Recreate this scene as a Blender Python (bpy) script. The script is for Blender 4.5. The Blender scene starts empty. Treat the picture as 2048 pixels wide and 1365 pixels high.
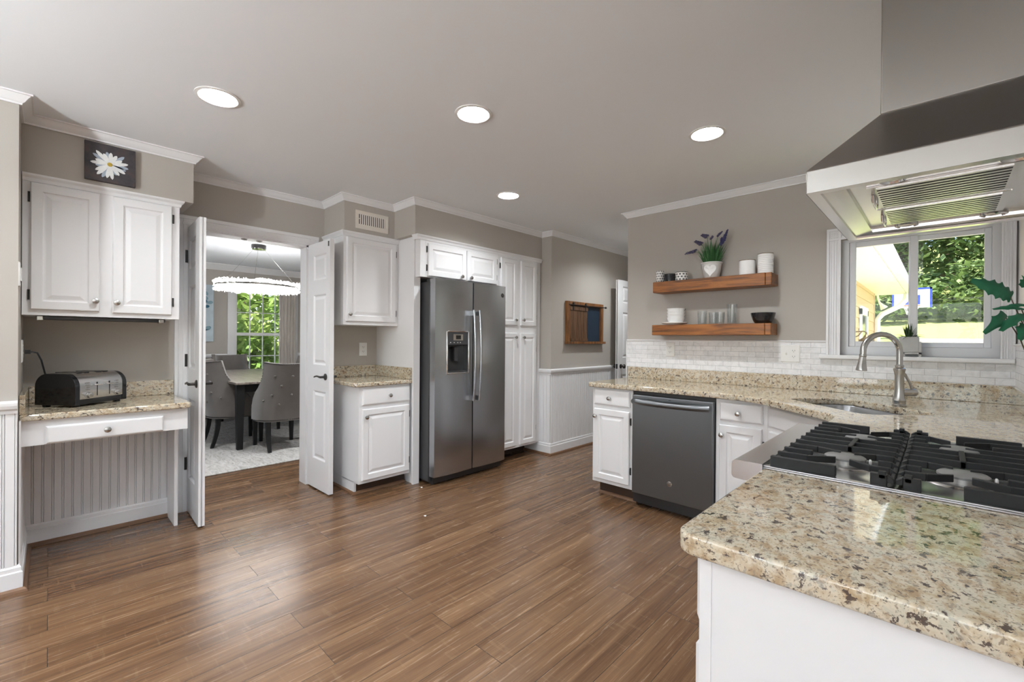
import bpy, bmesh, math, random
from mathutils import Vector, Matrix
from mathutils.geometry import tessellate_polygon
random.seed(7)
S = bpy.context.scene
COL = S.collection
PI = math.pi

# ------------------------------------------------------------------ camera
cam_d = bpy.data.cameras.new('camera'); cam = bpy.data.objects.new('camera', cam_d); COL.objects.link(cam)
cam_d.sensor_fit = 'HORIZONTAL'; cam_d.sensor_width = 36.0; cam_d.lens = 36.0*892.0/2048.0
cam_d.clip_start = 0.02; cam_d.clip_end = 300
yaw, pitch, roll = 0.7665, -0.0029, -0.0076
fw = Vector((-math.sin(yaw)*math.cos(pitch), math.cos(yaw)*math.cos(pitch), math.sin(pitch)))
rt = Vector((math.cos(yaw), math.sin(yaw), 0)); dn = fw.cross(rt)
r2 = rt*math.cos(roll)+dn*math.sin(roll); d2 = -rt*math.sin(roll)+dn*math.cos(roll)
m = Matrix((r2, -d2, -fw)).transposed().to_4x4(); m.translation = Vector((0, 0, 1.255))
cam.matrix_world = m
S.camera = cam
# ------------------------------------------------------------------ view, world, sun
S.view_settings.view_transform = 'Standard'; S.view_settings.look = 'None'
S.view_settings.exposure = 0.56; S.view_settings.gamma = 1.0; S.view_settings.use_curve_mapping = False
cy = S.cycles if hasattr(S, 'cycles') else None
if cy:
    cy.max_bounces = 10; cy.diffuse_bounces = 6; cy.glossy_bounces = 4; cy.transmission_bounces = 6
    cy.transparent_max_bounces = 12; cy.sample_clamp_indirect = 6.0; cy.caustics_reflective = False; cy.caustics_refractive = False
W = bpy.data.worlds.new('world'); S.world = W; W.use_nodes = True
wn = W.node_tree.nodes; wl = W.node_tree.links; wn.clear()
wo = wn.new('ShaderNodeOutputWorld'); wb = wn.new('ShaderNodeBackground'); sky = wn.new('ShaderNodeTexSky')
sky.sky_type = 'NISHITA'; sky.sun_disc = False; sky.sun_elevation = math.radians(58); sky.sun_rotation = math.radians(120)
wb.inputs['Strength'].default_value = 0.30
wl.new(sky.outputs[0], wb.inputs[0]); wl.new(wb.outputs[0], wo.inputs[0])
sun_d = bpy.data.lights.new('sun', 'SUN'); sun_d.energy = 9.5; sun_d.angle = 0.02; sun_d.color = (1, .97, .93)
sun = bpy.data.objects.new('sun', sun_d); COL.objects.link(sun)
sun.rotation_euler = Vector((-.50, .42, -1.15)).to_track_quat('-Z', 'Y').to_euler()
LAMP = 365.0     # radiance of the recessed lamp lenses

# ------------------------------------------------------------------ materials
MATS = {}
class N:
    def __init__(s, name):
        s.m = bpy.data.materials.new(name); s.m.use_nodes = True
        s.t = s.m.node_tree; s.n = s.t.nodes; s.l = s.t.links
        s.b = s.n['Principled BSDF']; s.out = s.n['Material Output']
    def node(s, typ, **kw):
        x = s.n.new(typ)
        for k, v in kw.items():
            if k in x.inputs.keys():
                i = x.inputs[k]
                if hasattr(v, 'is_output') or hasattr(v, 'links'): s.l.new(v, i)
                else: i.default_value = v
            else: setattr(x, k, v)
        return x
    def pos(s): return s.node('ShaderNodeNewGeometry').outputs['Position']
    def obj(s): return s.node('ShaderNodeTexCoord').outputs['Object']
    def mapv(s, v, scale=(1, 1, 1), rot=(0, 0, 0)):
        x = s.node('ShaderNodeMapping'); s.l.new(v, x.inputs[0]); x.inputs['Scale'].default_value = scale; x.inputs['Rotation'].default_value = rot
        return x.outputs[0]
    def noise(s, v, scale, detail=3, rough=.55, dist=0):
        x = s.node('ShaderNodeTexNoise'); s.l.new(v, x.inputs['Vector'])
        x.inputs['Scale'].default_value = scale; x.inputs['Detail'].default_value = detail; x.inputs['Roughness'].default_value = rough; x.inputs['Distortion'].default_value = dist
        return x.outputs[0]
    def ramp(s, f, stops):
        x = s.node('ShaderNodeValToRGB'); s.l.new(f, x.inputs[0]); e = x.color_ramp.elements
        while len(e) < len(stops): e.new(.5)
        for i, (p, c) in enumerate(stops):
            e[i].position = p; e[i].color = (c, c, c, 1) if not hasattr(c, '__len__') else (*c[:3], 1)
        return x.outputs[0]
    def mix(s, f, a, b, mode='MIX'):
        x = s.node('ShaderNodeMix', data_type='RGBA', blend_type=mode)
        for i, v in ((0, f), (6, a), (7, b)):
            if hasattr(v, 'links'): s.l.new(v, x.inputs[i])
            else: x.inputs[i].default_value = v if i == 0 else (*v[:3], 1)
        return x.outputs[2]
    def math(s, op, a, b=0.0):
        x = s.node('ShaderNodeMath', operation=op)
        for i, v in enumerate((a, b)):
            if hasattr(v, 'links'): s.l.new(v, x.inputs[i])
            else: x.inputs[i].default_value = v
        return x.outputs[0]
    def bump(s, h, strength=.2, dist=.002):
        x = s.node('ShaderNodeBump'); s.l.new(h, x.inputs['Height']); x.inputs['Strength'].default_value = strength; x.inputs['Distance'].default_value = dist
        s.l.new(x.outputs[0], s.b.inputs['Normal'])
    def set(s, color=None, rough=None, metal=None, **kw):
        for k, v in (('Base Color', color), ('Roughness', rough), ('Metallic', metal), *kw.items()):
            if v is None: continue
            k = k.replace('_', ' ')
            if hasattr(v, 'links'): s.l.new(v, s.b.inputs[k])
            elif k in ('Base Color', 'Emission Color', 'Coat Tint'): s.b.inputs[k].default_value = (*v[:3], 1)
            else: s.b.inputs[k].default_value = v
        return s

def plain(name, color, rough=.5, metal=0.0, var=.04, scale=12, **kw):
    a = N(name); f = a.noise(a.obj(), scale)
    c = a.mix(f, tuple(max(0, x*(1-var)) for x in color), tuple(min(1, x*(1+var)) for x in color))
    a.set(c, rough, metal, **kw); MATS[name] = a.m; return a.m

PAINT = plain('white_paint', (.80, .80, .81), .32, var=.015, scale=4)
CEIL = plain('ceiling_paint', (.865, .895, .93), .8, var=.01, scale=2)
def _wall():
    a = N('greige_wall'); p = a.pos()
    f = a.noise(p, 1.3, 2); g = a.noise(p, 220, 2)
    a.set(a.mix(f, (.43, .40, .362), (.46, .43, .39)), .75); a.bump(g, .15, .001); return a.m
WALL = _wall()
WHITEWALL = plain('white_wall', (.76, .76, .76), .6, var=.01, scale=2)
def _floor():
    a = N('wood_plank_floor'); p = a.pos()
    sep = a.node('ShaderNodeSeparateXYZ'); a.l.new(p, sep.inputs[0])
    cmb = a.node('ShaderNodeCombineXYZ'); a.l.new(sep.outputs[1], cmb.inputs[0]); a.l.new(sep.outputs[0], cmb.inputs[1])
    br = a.node('ShaderNodeTexBrick', offset=.37, offset_frequency=2)
    a.l.new(cmb.outputs[0], br.inputs['Vector'])
    for k, v in (('Scale', 1.0), ('Mortar Size', .0012), ('Brick Width', 1.22), ('Row Height', .152), ('Bias', 0.0), ('Mortar Smooth', .1)): br.inputs[k].default_value = v
    br.inputs['Color1'].default_value = (0, 0, 0, 1); br.inputs['Color2'].default_value = (1, 1, 1, 1); br.inputs['Mortar'].default_value = (.5, .5, .5, 1)
    off = a.node('ShaderNodeVectorMath', operation='ADD')
    a.l.new(p, off.inputs[0]); sc = a.node('ShaderNodeVectorMath', operation='SCALE'); a.l.new(br.outputs[0], sc.inputs[0]); sc.inputs['Scale'].default_value = 7.0
    a.l.new(sc.outputs[0], off.inputs[1])
    v = off.outputs[0]
    g1 = a.noise(a.mapv(v, (16, .55, 1)), 1, 6, .62, 1.0)
    g2 = a.noise(a.mapv(v, (95, 3.0, 1)), 1, 4, .65, .6)
    g3 = a.noise(a.mapv(v, (5, 34, 1)), 1, 3, .6)
    t = a.math('ADD', a.math('MULTIPLY', g1, .62), a.math('MULTIPLY', g2, .38))
    t = a.math('ADD', t, a.math('MULTIPLY', a.math('SUBTRACT', br.outputs[0], .5), .07))
    c = a.ramp(t, [(.33, (.066, .032, .016)), (.44, (.115, .060, .030)), (.54, (.160, .088, .045)), (.63, (.215, .125, .067)), (.74, (.32, .205, .12))])
    saw = a.ramp(g3, [(.60, 0.0), (.68, 1.0)])
    c = a.mix(a.math('MULTIPLY', saw, .12), c, (.40, .27, .16))
    c = a.mix(br.outputs[1], c, (.03, .017, .01))
    a.set(c, .27, Specular_IOR_Level=.5); rg = a.ramp(g2, [(.3, .21), (.7, .29)]); a.l.new(rg, a.b.inputs['Roughness'])
    a.bump(a.math('SUBTRACT', t, a.math('MULTIPLY', br.outputs[1], .6)), .25, .0012); return a.m
FLOOR = _floor()
def _granite():
    a = N('speckled_granite'); p = a.pos()
    w = a.node('ShaderNodeVectorMath', operation='ADD'); a.l.new(p, w.inputs[0])
    nz = a.node('ShaderNodeTexNoise'); a.l.new(p, nz.inputs['Vector']); nz.inputs['Scale'].default_value = 30
    sc = a.node('ShaderNodeVectorMath', operation='SCALE'); a.l.new(nz.outputs[1], sc.inputs[0]); sc.inputs['Scale'].default_value = .02; a.l.new(sc.outputs[0], w.inputs[1])
    v = a.mapv(w.outputs[0], (1.0, .72, 1.0), (.3, .2, .5))
    base = a.ramp(a.noise(v, 38, 4, .65), [(.34, (.41, .305, .19)), (.45, (.55, .455, .32)), (.55, (.64, .575, .45)), (.68, (.52, .49, .39))])
    tan = a.ramp(a.noise(v, 58, 3, .6), [(.57, 0.0), (.66, 1.0)])
    c = a.mix(a.math('MULTIPLY', tan, .5), base, (.33, .20, .10))
    gr = a.ramp(a.noise(a.mapv(v, (1, 1, 1), (1, 2, 0)), 85, 3, .65), [(.57, 0.0), (.63, 1.0)])
    c = a.mix(a.math('MULTIPLY', gr, .55), c, (.20, .185, .16))
    dk = a.ramp(a.noise(a.mapv(v, (1, 1, 1), (0, 1, 2)), 62, 4, .68), [(.575, 0.0), (.61, 1.0)])
    c = a.mix(a.math('MULTIPLY', dk, .92), c, (.035, .022, .024))
    fine = a.ramp(a.noise(v, 260, 2, .5), [(.58, 0.0), (.66, 1.0)])
    c = a.mix(a.math('MULTIPLY', fine, .68), c, (.13, .085, .055))
    a.set(c, .05, IOR=1.9); return a.m
GRANITE = _granite()
def _steel(name, col, rough, axis, aniso=0.0):
    a = N(name); p = a.obj()
    sc = {'Z': (500, 500, 3), 'X': (3, 500, 500), 'Y': (500, 3, 500)}[axis]
    a.set(col, rough, 1.0)
    if aniso:
        tg = a.node('ShaderNodeTangent', direction_type='RADIAL', axis='Z'); a.l.new(tg.outputs[0], a.b.inputs['Tangent']); a.b.inputs['Anisotropic'].default_value = aniso; a.b.inputs['Anisotropic Rotation'].default_value = 0.0
    a.bump(a.noise(p, 3.0, 1), .05, .008); return a.m
STEEL = _steel('brushed_steel', (.46, .475, .50), .27, 'Z', .5)
STEELD = _steel('dishwasher_steel', (.24, .25, .262), .46, 'Z', .95)
HOODST = _steel('hood_steel', (.33, .31, .287), .30, 'X')
HOODUN = _steel('polished_steel', (.74, .72, .69), .20, 'X')
TOPST = _steel('cooktop_steel', (.66, .66, .67), .26, 'Y')
NICKEL = plain('brushed_nickel', (.50, .49, .47), .25, 1.0)
CHROME = plain('chrome', (.85, .85, .86), .08, 1.0)
BLACKM = plain('oil_rubbed_black', (.018, .016, .015), .35)
IRON = plain('cast_iron', (.012, .012, .0125), .55, Specular_IOR_Level=.3)
BLACKP = plain('black_gloss', (.010, .010, .011), .12)
BLACKS = plain('black_enamel', (.020, .020, .022), .30)
GREYP = plain('grey_plastic', (.035, .035, .037), .35)
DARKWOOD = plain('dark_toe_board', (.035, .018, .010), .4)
SHOE = plain('stained_shoe_moulding', (.16, .085, .045), .4, var=.2)
WHITEP = plain('white_plastic', (.82, .82, .80), .35)
IVORY = plain('ivory_metal', (.74, .69, .62), .45)
DARKV = plain('dark_void', (.02, .02, .02), .8)
CERAM = plain('white_ceramic', (.86, .86, .85), .18)
GLAZE = plain('black_ceramic', (.012, .012, .014), .10)
BRASS = plain('aged_brass', (.20, .15, .09), .35, 1.0)
LEDW = None
def _emit(name, col, st):
    a = N(name); a.set((.9, .9, .9), .5, Emission_Color=col, Emission_Strength=st); return a.m
GLOBE = _emit('fill_globe', (.97, .985, 1), 7.0)
UPL = _emit('fill_uplight', (.91, .97, 1), 780.0)
LENS = _emit('lamp_lens', (.95, .98, 1), LAMP)
LED = _emit('led_strip', (1, .99, .98), 26.0)
def _glass():
    a = N('window_glass'); tr = a.node('ShaderNodeBsdfTransparent'); gl = a.node('ShaderNodeBsdfGlossy'); gl.inputs['Roughness'].default_value = .01
    lw = a.node('ShaderNodeLayerWeight'); lw.inputs[0].default_value = .5
    f = a.ramp(lw.outputs[1], [(0.0, .04), (.6, .08), (1.0, .7)])
    mx = a.node('ShaderNodeMixShader'); a.l.new(f, mx.inputs[0]); a.l.new(tr.outputs[0], mx.inputs[1]); a.l.new(gl.outputs[0], mx.inputs[2]); a.l.new(mx.outputs[0], a.out.inputs[0]); return a.m
GLASS = _glass()
def _tumbler():
    a = N('clear_tumbler_glass'); tr = a.node('ShaderNodeBsdfTransparent'); tr.inputs[0].default_value = (.95, .96, .96, 1)
    gl = a.node('ShaderNodeBsdfGlossy'); gl.inputs['Roughness'].default_value = .03
    lw = a.node('ShaderNodeLayerWeight'); lw.inputs[0].default_value = .5
    f = a.ramp(lw.outputs[1], [(0.0, .06), (.4, .13), (1.0, .85)])
    mx = a.node('ShaderNodeMixShader'); a.l.new(f, mx.inputs[0]); a.l.new(tr.outputs[0], mx.inputs[1]); a.l.new(gl.outputs[0], mx.inputs[2]); a.l.new(mx.outputs[0], a.out.inputs[0]); return a.m
TUMBLER = _tumbler()
def _tile():
    a = N('marble_subway_tile'); p = a.pos()
    sep = a.node('ShaderNodeSeparateXYZ'); a.l.new(p, sep.inputs[0])
    u = a.math('ADD', sep.outputs[0], sep.outputs[1])
    cmb = a.node('ShaderNodeCombineXYZ'); a.l.new(u, cmb.inputs[0]); a.l.new(a.math('SUBTRACT', sep.outputs[2], 1.018), cmb.inputs[1])
    br = a.node('ShaderNodeTexBrick', offset=.5); a.l.new(cmb.outputs[0], br.inputs['Vector'])
    for k, v in (('Scale', 1.0), ('Mortar Size', .0011), ('Brick Width', .118), ('Row Height', .0395), ('Mortar Smooth', .1)): br.inputs[k].default_value = v
    br.inputs['Color1'].default_value = (.87, .87, .885, 1); br.inputs['Color2'].default_value = (.79, .79, .80, 1); br.inputs['Mortar'].default_value = (.45, .45, .46, 1)
    vein = a.ramp(a.noise(p, 22, 5, .65, .8), [(.45, 1.0), (.62, .88)])
    a.set(a.mix(1.0, br.outputs[0], vein, 'MULTIPLY'), .22); a.bump(a.math('SUBTRACT', 1.0, br.outputs[1]), .3, .001); return a.m
TILE = _tile()
def _wood(name, dark, mid, light, sc, axis='X', rough=.4):
    a = N(name); p = a.pos(); s3 = {'X': (sc*.09, sc, sc), 'Y': (sc, sc*.09, sc), 'Z': (sc, sc, sc*.09)}[axis]
    g = a.noise(a.mapv(p, s3), 1, 5, .6, 1.2); k = a.noise(a.mapv(p, tuple(x*.35 for x in s3)), 1, 2, .5, .5)
    c = a.ramp(g, [(.30, dark), (.48, mid), (.66, light)])
    kn = a.ramp(k, [(.30, 1.0), (.38, 0.0)])
    a.set(a.mix(a.math('MULTIPLY', kn, .75), c, dark), rough); a.bump(g, .1, .001); return a.m
SHELFW = _wood('stained_pine', (.060, .018, .004), (.225, .074, .011), (.33, .118, .020), 30, 'X', .42)
FRAMEW = _wood('dark_stained_pine', (.055, .020, .006), (.17, .068, .018), (.28, .12, .035), 34, 'Z', .5)
PLANKW = _wood('brown_plank', (.035, .017, .008), (.10, .050, .024), (.16, .085, .042), 40, 'Z', .5)
TABLEW = _wood('weathered_table_top', (.15, .12, .10), (.26, .22, .19), (.36, .32, .28), 24, 'X', .30)
CHALK = plain('dark_blue_board', (.010, .024, .045), .5, var=.25, scale=6)
VELVET = plain('grey_velvet', (.155, .140, .128), .85, var=.14, scale=9, Sheen_Weight=.5)
LINEN = plain('linen_curtain', (.62, .58, .54), .9, var=.05)
def _rug():
    a = N('grey_rug'); p = a.pos(); f = a.noise(a.mapv(p, (7, 26, 1)), 1, 5, .7, 1.5); g = a.noise(p, 160, 2)
    a.set(a.ramp(f, [(.35, (.33, .31, .29)), (.5, (.52, .50, .48)), (.65, (.62, .60, .58))]), .95); a.bump(g, .5, .004); return a.m
RUG = _rug()
def leafmat(name, c1, c2, tr=.3):
    a = N(name); f = a.noise(a.obj(), 1.4, 2); i = a.node('ShaderNodeObjectInfo')
    c = a.mix(a.ramp(f, [(.35, 0.0), (.65, 1.0)]), c1, c2)
    a.set(c, .5); t = a.node('ShaderNodeBsdfTranslucent'); a.l.new(c, t.inputs[0])
    mx = a.node('ShaderNodeMixShader'); mx.inputs[0].default_value = tr; a.l.new(a.b.outputs[0], mx.inputs[1]); a.l.new(t.outputs[0], mx.inputs[2]); a.l.new(mx.outputs[0], a.out.inputs[0]); return a.m
LEAFA = leafmat('tree_leaf_dark', (.10, .17, .055), (.27, .36, .13))
LEAFB = leafmat('tree_leaf_bright', (.15, .27, .05), (.42, .52, .15), .4)
LEAFP = leafmat('house_plant_leaf', (.02, .16, .075), (.05, .27, .14), .3)
LAV = leafmat('lavender_leaf', (.03, .12, .035), (.08, .24, .07), .2)
LAVF = plain('dried_lavender_bloom', (.085, .075, .14), .8, var=.3, scale=40)
SUCC = leafmat('succulent_leaf', (.02, .045, .015), (.06, .11, .03), .15)
BARK = plain('tree_bark', (.10, .075, .05), .9, var=.3)
def _lawn():
    a = N('lawn_grass'); p = a.pos(); f = a.noise(p, .6, 3); g = a.noise(p, 14, 3)
    a.set(a.mix(a.math('MULTIPLY', a.math('ADD', f, g), .5), (.22, .28, .07), (.40, .43, .14)), .9); return a.m
LAWN = _lawn()
SIDING = plain('tan_siding', (.58, .40, .22), .6, var=.05)
CONC = plain('grey_concrete', (.48, .48, .47), .8, var=.08, scale=30)
RAILW = plain('weathered_rail', (.34, .33, .31), .8, var=.12)

# ------------------------------------------------------------------ mesh helpers
class FR:                      # a frame: u along a face, n out of it, z up
    def __init__(s, o, u, n): s.o = Vector(o); s.u = Vector(u).normalized(); s.n = Vector(n).normalized(); s.z = Vector((0, 0, 1))
    def p(s, u, z, d): return s.o + s.u*u + s.n*d + s.z*z
def west(X): return FR((X, 0, 0), (0, 1, 0), (1, 0, 0))       # faces east, u = Y
def north(Y): return FR((0, Y, 0), (1, 0, 0), (0, -1, 0))     # faces south, u = X
class MB:
    def __init__(s): s.v = []; s.f = []
    def add(s, vs, fs):
        k = len(s.v); s.v += [Vector(x) for x in vs]; s.f += [[k+i for i in f] for f in fs]; return s
    def hexa(s, p): return s.add(p, [(0, 1, 3, 2), (4, 6, 7, 5), (0, 4, 5, 1), (2, 3, 7, 6), (0, 2, 6, 4), (1, 5, 7, 3)])
    def box(s, x0, x1, y0, y1, z0, z1): return s.hexa([(x, y, z) for x in (x0, x1) for y in (y0, y1) for z in (z0, z1)])
    def fb(s, fr, u0, u1, z0, z1, d0, d1): return s.hexa([fr.p(u, z, d) for u in (u0, u1) for z in (z0, z1) for d in (d0, d1)])
    def rings(s, fr, u0, u1, z0, z1, prof, back=True):           # concentric rectangles (inset, depth): a raised panel
        vs = []; fs = []
        for i, d in prof:
            vs += [fr.p(u0+i, z0+i, d), fr.p(u1-i, z0+i, d), fr.p(u1-i, z1-i, d), fr.p(u0+i, z1-i, d)]
        n = len(prof)
        for k in range(n-1):
            for j in range(4): fs.append((4*k+j, 4*k+(j+1) % 4, 4*k+4+(j+1) % 4, 4*k+4+j))
        fs.append((4*n-4, 4*n-3, 4*n-2, 4*n-1))
        if back: fs.append((3, 2, 1, 0))
        return s.add(vs, fs)
    def lathe(s, c, prof, seg=24, axis=(0, 0, 1), a0=0, a1=2*PI, open_=False):
        ax = Vector(axis).normalized(); t = Vector((1, 0, 0)) if abs(ax.x) < .9 else Vector((0, 1, 0))
        e1 = ax.cross(t).normalized(); e2 = ax.cross(e1); c = Vector(c); full = abs(a1-a0-2*PI) < 1e-6
        ns = seg if full else seg+1; vs = []; fs = []
        for r, h in prof:
            for k in range(ns):
                a = a0+(a1-a0)*k/seg; vs.append(c+ax*h+(e1*math.cos(a)+e2*math.sin(a))*max(r, 1e-5))
        for i in range(len(prof)-1):
            for k in range(seg):
                k2 = (k+1) % ns; fs.append((i*ns+k, i*ns+k2, (i+1)*ns+k2, (i+1)*ns+k))
        if full and prof[0] != prof[-1] and not open_:
            if prof[0][0] > 1e-4: fs.append(tuple(range(ns-1, -1, -1)))
            if prof[-1][0] > 1e-4: fs.append(tuple((len(prof)-1)*ns+k for k in range(ns)))
        return s.add(vs, fs)
    def tube(s, pts, r, seg=10, flat=None):
        pts = [Vector(p) for p in pts]; n = len(pts); rs = r if hasattr(r, '__len__') else [r]*n
        vs = []; fs = []; prev = None
        for i, p in enumerate(pts):
            d = (pts[min(i+1, n-1)]-pts[max(i-1, 0)]).normalized()
            if prev is None:
                t = Vector((0, 0, 1)) if abs(d.z) < .9 else Vector((1, 0, 0)); e1 = d.cross(t).normalized()
            else: e1 = (prev-d*prev.dot(d)).normalized()
            prev = e1; e2 = d.cross(e1)
            for k in range(seg):
                a = 2*PI*k/seg; vs.append(p+(e1*math.cos(a)+e2*math.sin(a)*(flat or 1))*rs[i])
        for i in range(n-1):
            for k in range(seg): fs.append((i*seg+k, i*seg+(k+1) % seg, (i+1)*seg+(k+1) % seg, (i+1)*seg+k))
        fs.append(tuple(range(seg-1, -1, -1))); fs.append(tuple((n-1)*seg+k for k in range(seg)))
        return s.add(vs, fs)
    def prism(s, fr, poly, d0, d1):                   # polygon (u, z) extruded along n
        n = len(poly); vs = [fr.p(u, z, d0) for u, z in poly]+[fr.p(u, z, d1) for u, z in poly]
        tri = tessellate_polygon([[Vector((u, z, 0)) for u, z in poly]])
        fs = [tuple(t) for t in tri]+[tuple(n+i for i in t) for t in tri]
        fs += [(i, (i+1) % n, n+(i+1) % n, n+i) for i in range(n)]
        return s.add(vs, fs)
    def slab(s, poly, z0, z1):                        # polygon (x, y) extruded in z
        n = len(poly); vs = [(x, y, z0) for x, y in poly]+[(x, y, z1) for x, y in poly]
        tri = tessellate_polygon([[Vector((x, y, 0)) for x, y in poly]])
        return s.add(vs, [tuple(t) for t in tri]+[tuple(n+i for i in t) for t in tri]+[(i, (i+1) % n, n+(i+1) % n, n+i) for i in range(n)])
    def sweep(s, path, prof, side=1):                 # moulding: path (x, y), profile (out, z), mitred corners
        n = len(path); P2 = [Vector((*p, 0)) for p in path]; offs = []
        for i in range(n):
            ns = []
            for a, b in ((i-1, i), (i, i+1)):
                if 0 <= a and b < n:
                    d = (P2[b]-P2[a]).normalized(); ns.append(Vector((d.y, -d.x, 0))*side)
            if len(ns) == 2:
                h = (ns[0]+ns[1]); h = h.normalized(); offs.append(h/max(.3, h.dot(ns[0])))
            else: offs.append(ns[0])
        vs = []; fs = []; k = len(prof)
        for i in range(n):
            for o, z in prof: q = P2[i]+offs[i]*o; vs.append((q.x, q.y, z))
        for i in range(n-1):
            for j in range(k): fs.append((i*k+j, i*k+(j+1) % k, (i+1)*k+(j+1) % k, (i+1)*k+j))
        fs.append(tuple(range(k))); fs.append(tuple((n-1)*k+j for j in range(k)))
        return s.add(vs, fs)
    def sphere(s, c, r, seg=12, sq=(1, 1, 1)):
        n = seg//2; k = len(s.v)
        s.lathe((0, 0, 0), [(math.sin(PI*i/n), -math.cos(PI*i/n)) for i in range(n+1)], seg)
        for i in range(k, len(s.v)):
            v = s.v[i]; s.v[i] = Vector(c)+Vector((v.x*r*sq[0], v.y*r*sq[1], v.z*r*sq[2]))
        return s
    def xf(s, M, start=0):
        for i in range(start, len(s.v)): s.v[i] = M @ s.v[i]
        return s
def wpos(o):
    v = Vector((0, 0, 0))
    while o: v = v+Vector(o.location); o = o.parent
    return v
def part(name, mb, mat, parent=None, bevel=0, smooth=0, seg=2, recalc=True, origin=None):
    if parent is not None: off = wpos(parent)
    else:
        if origin is not None: off = Vector(origin)
        else:
            xs = [v.x for v in mb.v]; ys = [v.y for v in mb.v]; zs = [v.z for v in mb.v]
            off = Vector(((min(xs)+max(xs))/2, (min(ys)+max(ys))/2, min(zs)))
    me = bpy.data.meshes.new(name); me.from_pydata([v-off for v in mb.v], [], mb.f)
    if recalc:
        b = bmesh.new(); b.from_mesh(me); bmesh.ops.recalc_face_normals(b, faces=b.faces); b.to_mesh(me); b.free()
    me.materials.append(mat)
    o = bpy.data.objects.new(name, me); COL.objects.link(o)
    if parent is not None: o.parent = parent
    else: o.location = off
    if smooth:
        me.polygons.foreach_set('use_smooth', [True]*len(me.polygons)); me.set_sharp_from_angle(angle=math.radians(smooth))
    if bevel:
        bv = o.modifiers.new('bevel', 'BEVEL'); bv.width = bevel; bv.segments = seg; bv.limit_method = 'ANGLE'; bv.angle_limit = math.radians(40)
        if not smooth:
            me.polygons.foreach_set('use_smooth', [True]*len(me.polygons)); me.set_sharp_from_angle(angle=math.radians(35))
    return o
def tag(o, label, cat, group=None, kind=None):
    o['label'] = label; o['category'] = cat
    if group: o['group'] = group
    if kind: o['kind'] = kind
    return o
def thing(name, loc, label, cat, group=None, rz=0):
    o = bpy.data.objects.new(name, None); COL.objects.link(o); o.location = loc; o.empty_display_size = .05
    if rz: o.rotation_euler.z = rz
    return tag(o, label, cat, group)
def struct(name, mb, mat, label=None, parent=None, **kw):
    o = part(name, mb, mat, parent, **kw); o['kind'] = 'structure'
    if label: o['label'] = label
    return o
def dup(o, parent=None):
    c = o.copy(); COL.objects.link(c)
    if parent is not None: c.parent = parent
    for ch in list(o.children): dup(ch, c)
    return c
def arc(cx, cy_, r, a0, a1, n): return [(cx+r*math.cos(a0+(a1-a0)*i/n), cy_+r*math.sin(a0+(a1-a0)*i/n)) for i in range(n+1)]
def rrect(u0, u1, z0, z1, r, n=5):
    return arc(u1-r, z0+r, r, -PI/2, 0, n)+arc(u1-r, z1-r, r, 0, PI/2, n)+arc(u0+r, z1-r, r, PI/2, PI, n)+arc(u0+r, z0+r, r, PI, 1.5*PI, n)

# ------------------------------------------------------------------ dimensions of the room
CZ = 2.44; XW = -3.92; XD = -4.04; XC = -3.27; YC = -.105; YN = 3.74; XE = .305; XH = -3.07; YH = 3.80; YHN = 6.25; XHE = -2.11
XS = 2.6; YS = -3.7                       # breakfast end of the room behind the camera
# ------------------------------------------------------------------ structure
FOOT = [(-8.55, YS-.1), (XS+.1, YS-.1), (XS+.1, .92), (.46, .92), (.46, YN+.14), (XHE+.12, YN+.14), (XHE+.12, YHN+.12), (-8.55, YHN+.12)]
struct('floor', MB().slab(FOOT, -.08, 0), FLOOR)
def slab_with_holes(foot, z0, z1, holes):
    cu = bpy.data.curves.new('c', 'CURVE'); cu.dimensions = '2D'; cu.fill_mode = 'BOTH'; cu.extrude = (z1-z0)/2
    for pl in [foot]+[[(x+r*math.cos(2*PI*k/32), y+r*math.sin(2*PI*k/32)) for k in range(32)] for x, y, r in holes]:
        sp = cu.splines.new('POLY'); sp.points.add(len(pl)-1); sp.use_cyclic_u = True
        for q, (x, y) in zip(sp.points, pl): q.co = (x, y, 0, 1)
    oc = bpy.data.objects.new('c', cu); COL.objects.link(oc); dg = bpy.context.evaluated_depsgraph_get(); dg.update()
    me = bpy.data.meshes.new_from_object(oc.evaluated_get(dg)); bpy.data.objects.remove(oc)
    for v in me.vertices: v.co.z += (z0+z1)/2
    return me
LIGHTS = [(-2.576, .575), (-1.779, 1.543), (-.971, 2.598), (-2.568, 2.612), (-2.38, 4.62),
          (-1.5, -.75), (-3.0, -1.6), (1.9, -.1), (-.6, -2.3), (1.4, -2.2), (-2.2, -2.7), (-4.75, .75), (-4.75, 1.95), (-4.75, 3.2)]  # unseen fill lights added behind the camera, then in the dining room
cme = slab_with_holes(FOOT, CZ, CZ+.14, [(x, y, .082) for x, y in LIGHTS])
cme.name = 'ceiling'; cme.materials.clear(); cme.materials.append(CEIL)
ceil = bpy.data.objects.new('ceiling', cme); COL.objects.link(ceil); ceil['kind'] = 'structure'
struct('roof', MB().slab([(-8.9, YS-.5), (XS+.5, YS-.5), (XS+.5, 1.3), (.8, 1.3), (.8, YN+.35), (XHE+.2, YN+.35), (XHE+.2, YHN+.2), (-8.9, YHN+.2)], CZ+.20, CZ+.34), CONC)
w = MB(); w.box(XD, XW, YS, .70, 0, CZ); w.box(XD, XW, .70, 1.54, 2.06, CZ); w.box(XD, XW, 1.54, YHN, 0, CZ)
struct('wall_west', w, WALL)
struct('wall_west_column', MB().box(XW, XC, YS, YC, 0, CZ), WALL)
struct('wall_hall_west', MB().box(XW, XH, YH, YHN, 0, CZ), WALL)
struct('wall_hall_north', MB().box(XW, XHE, YHN, YHN+.12, 0, CZ), WALL)
struct('wall_hall_east', MB().box(XHE, XHE+.12, YN+.14, YHN, 0, CZ), WALL)
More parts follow.
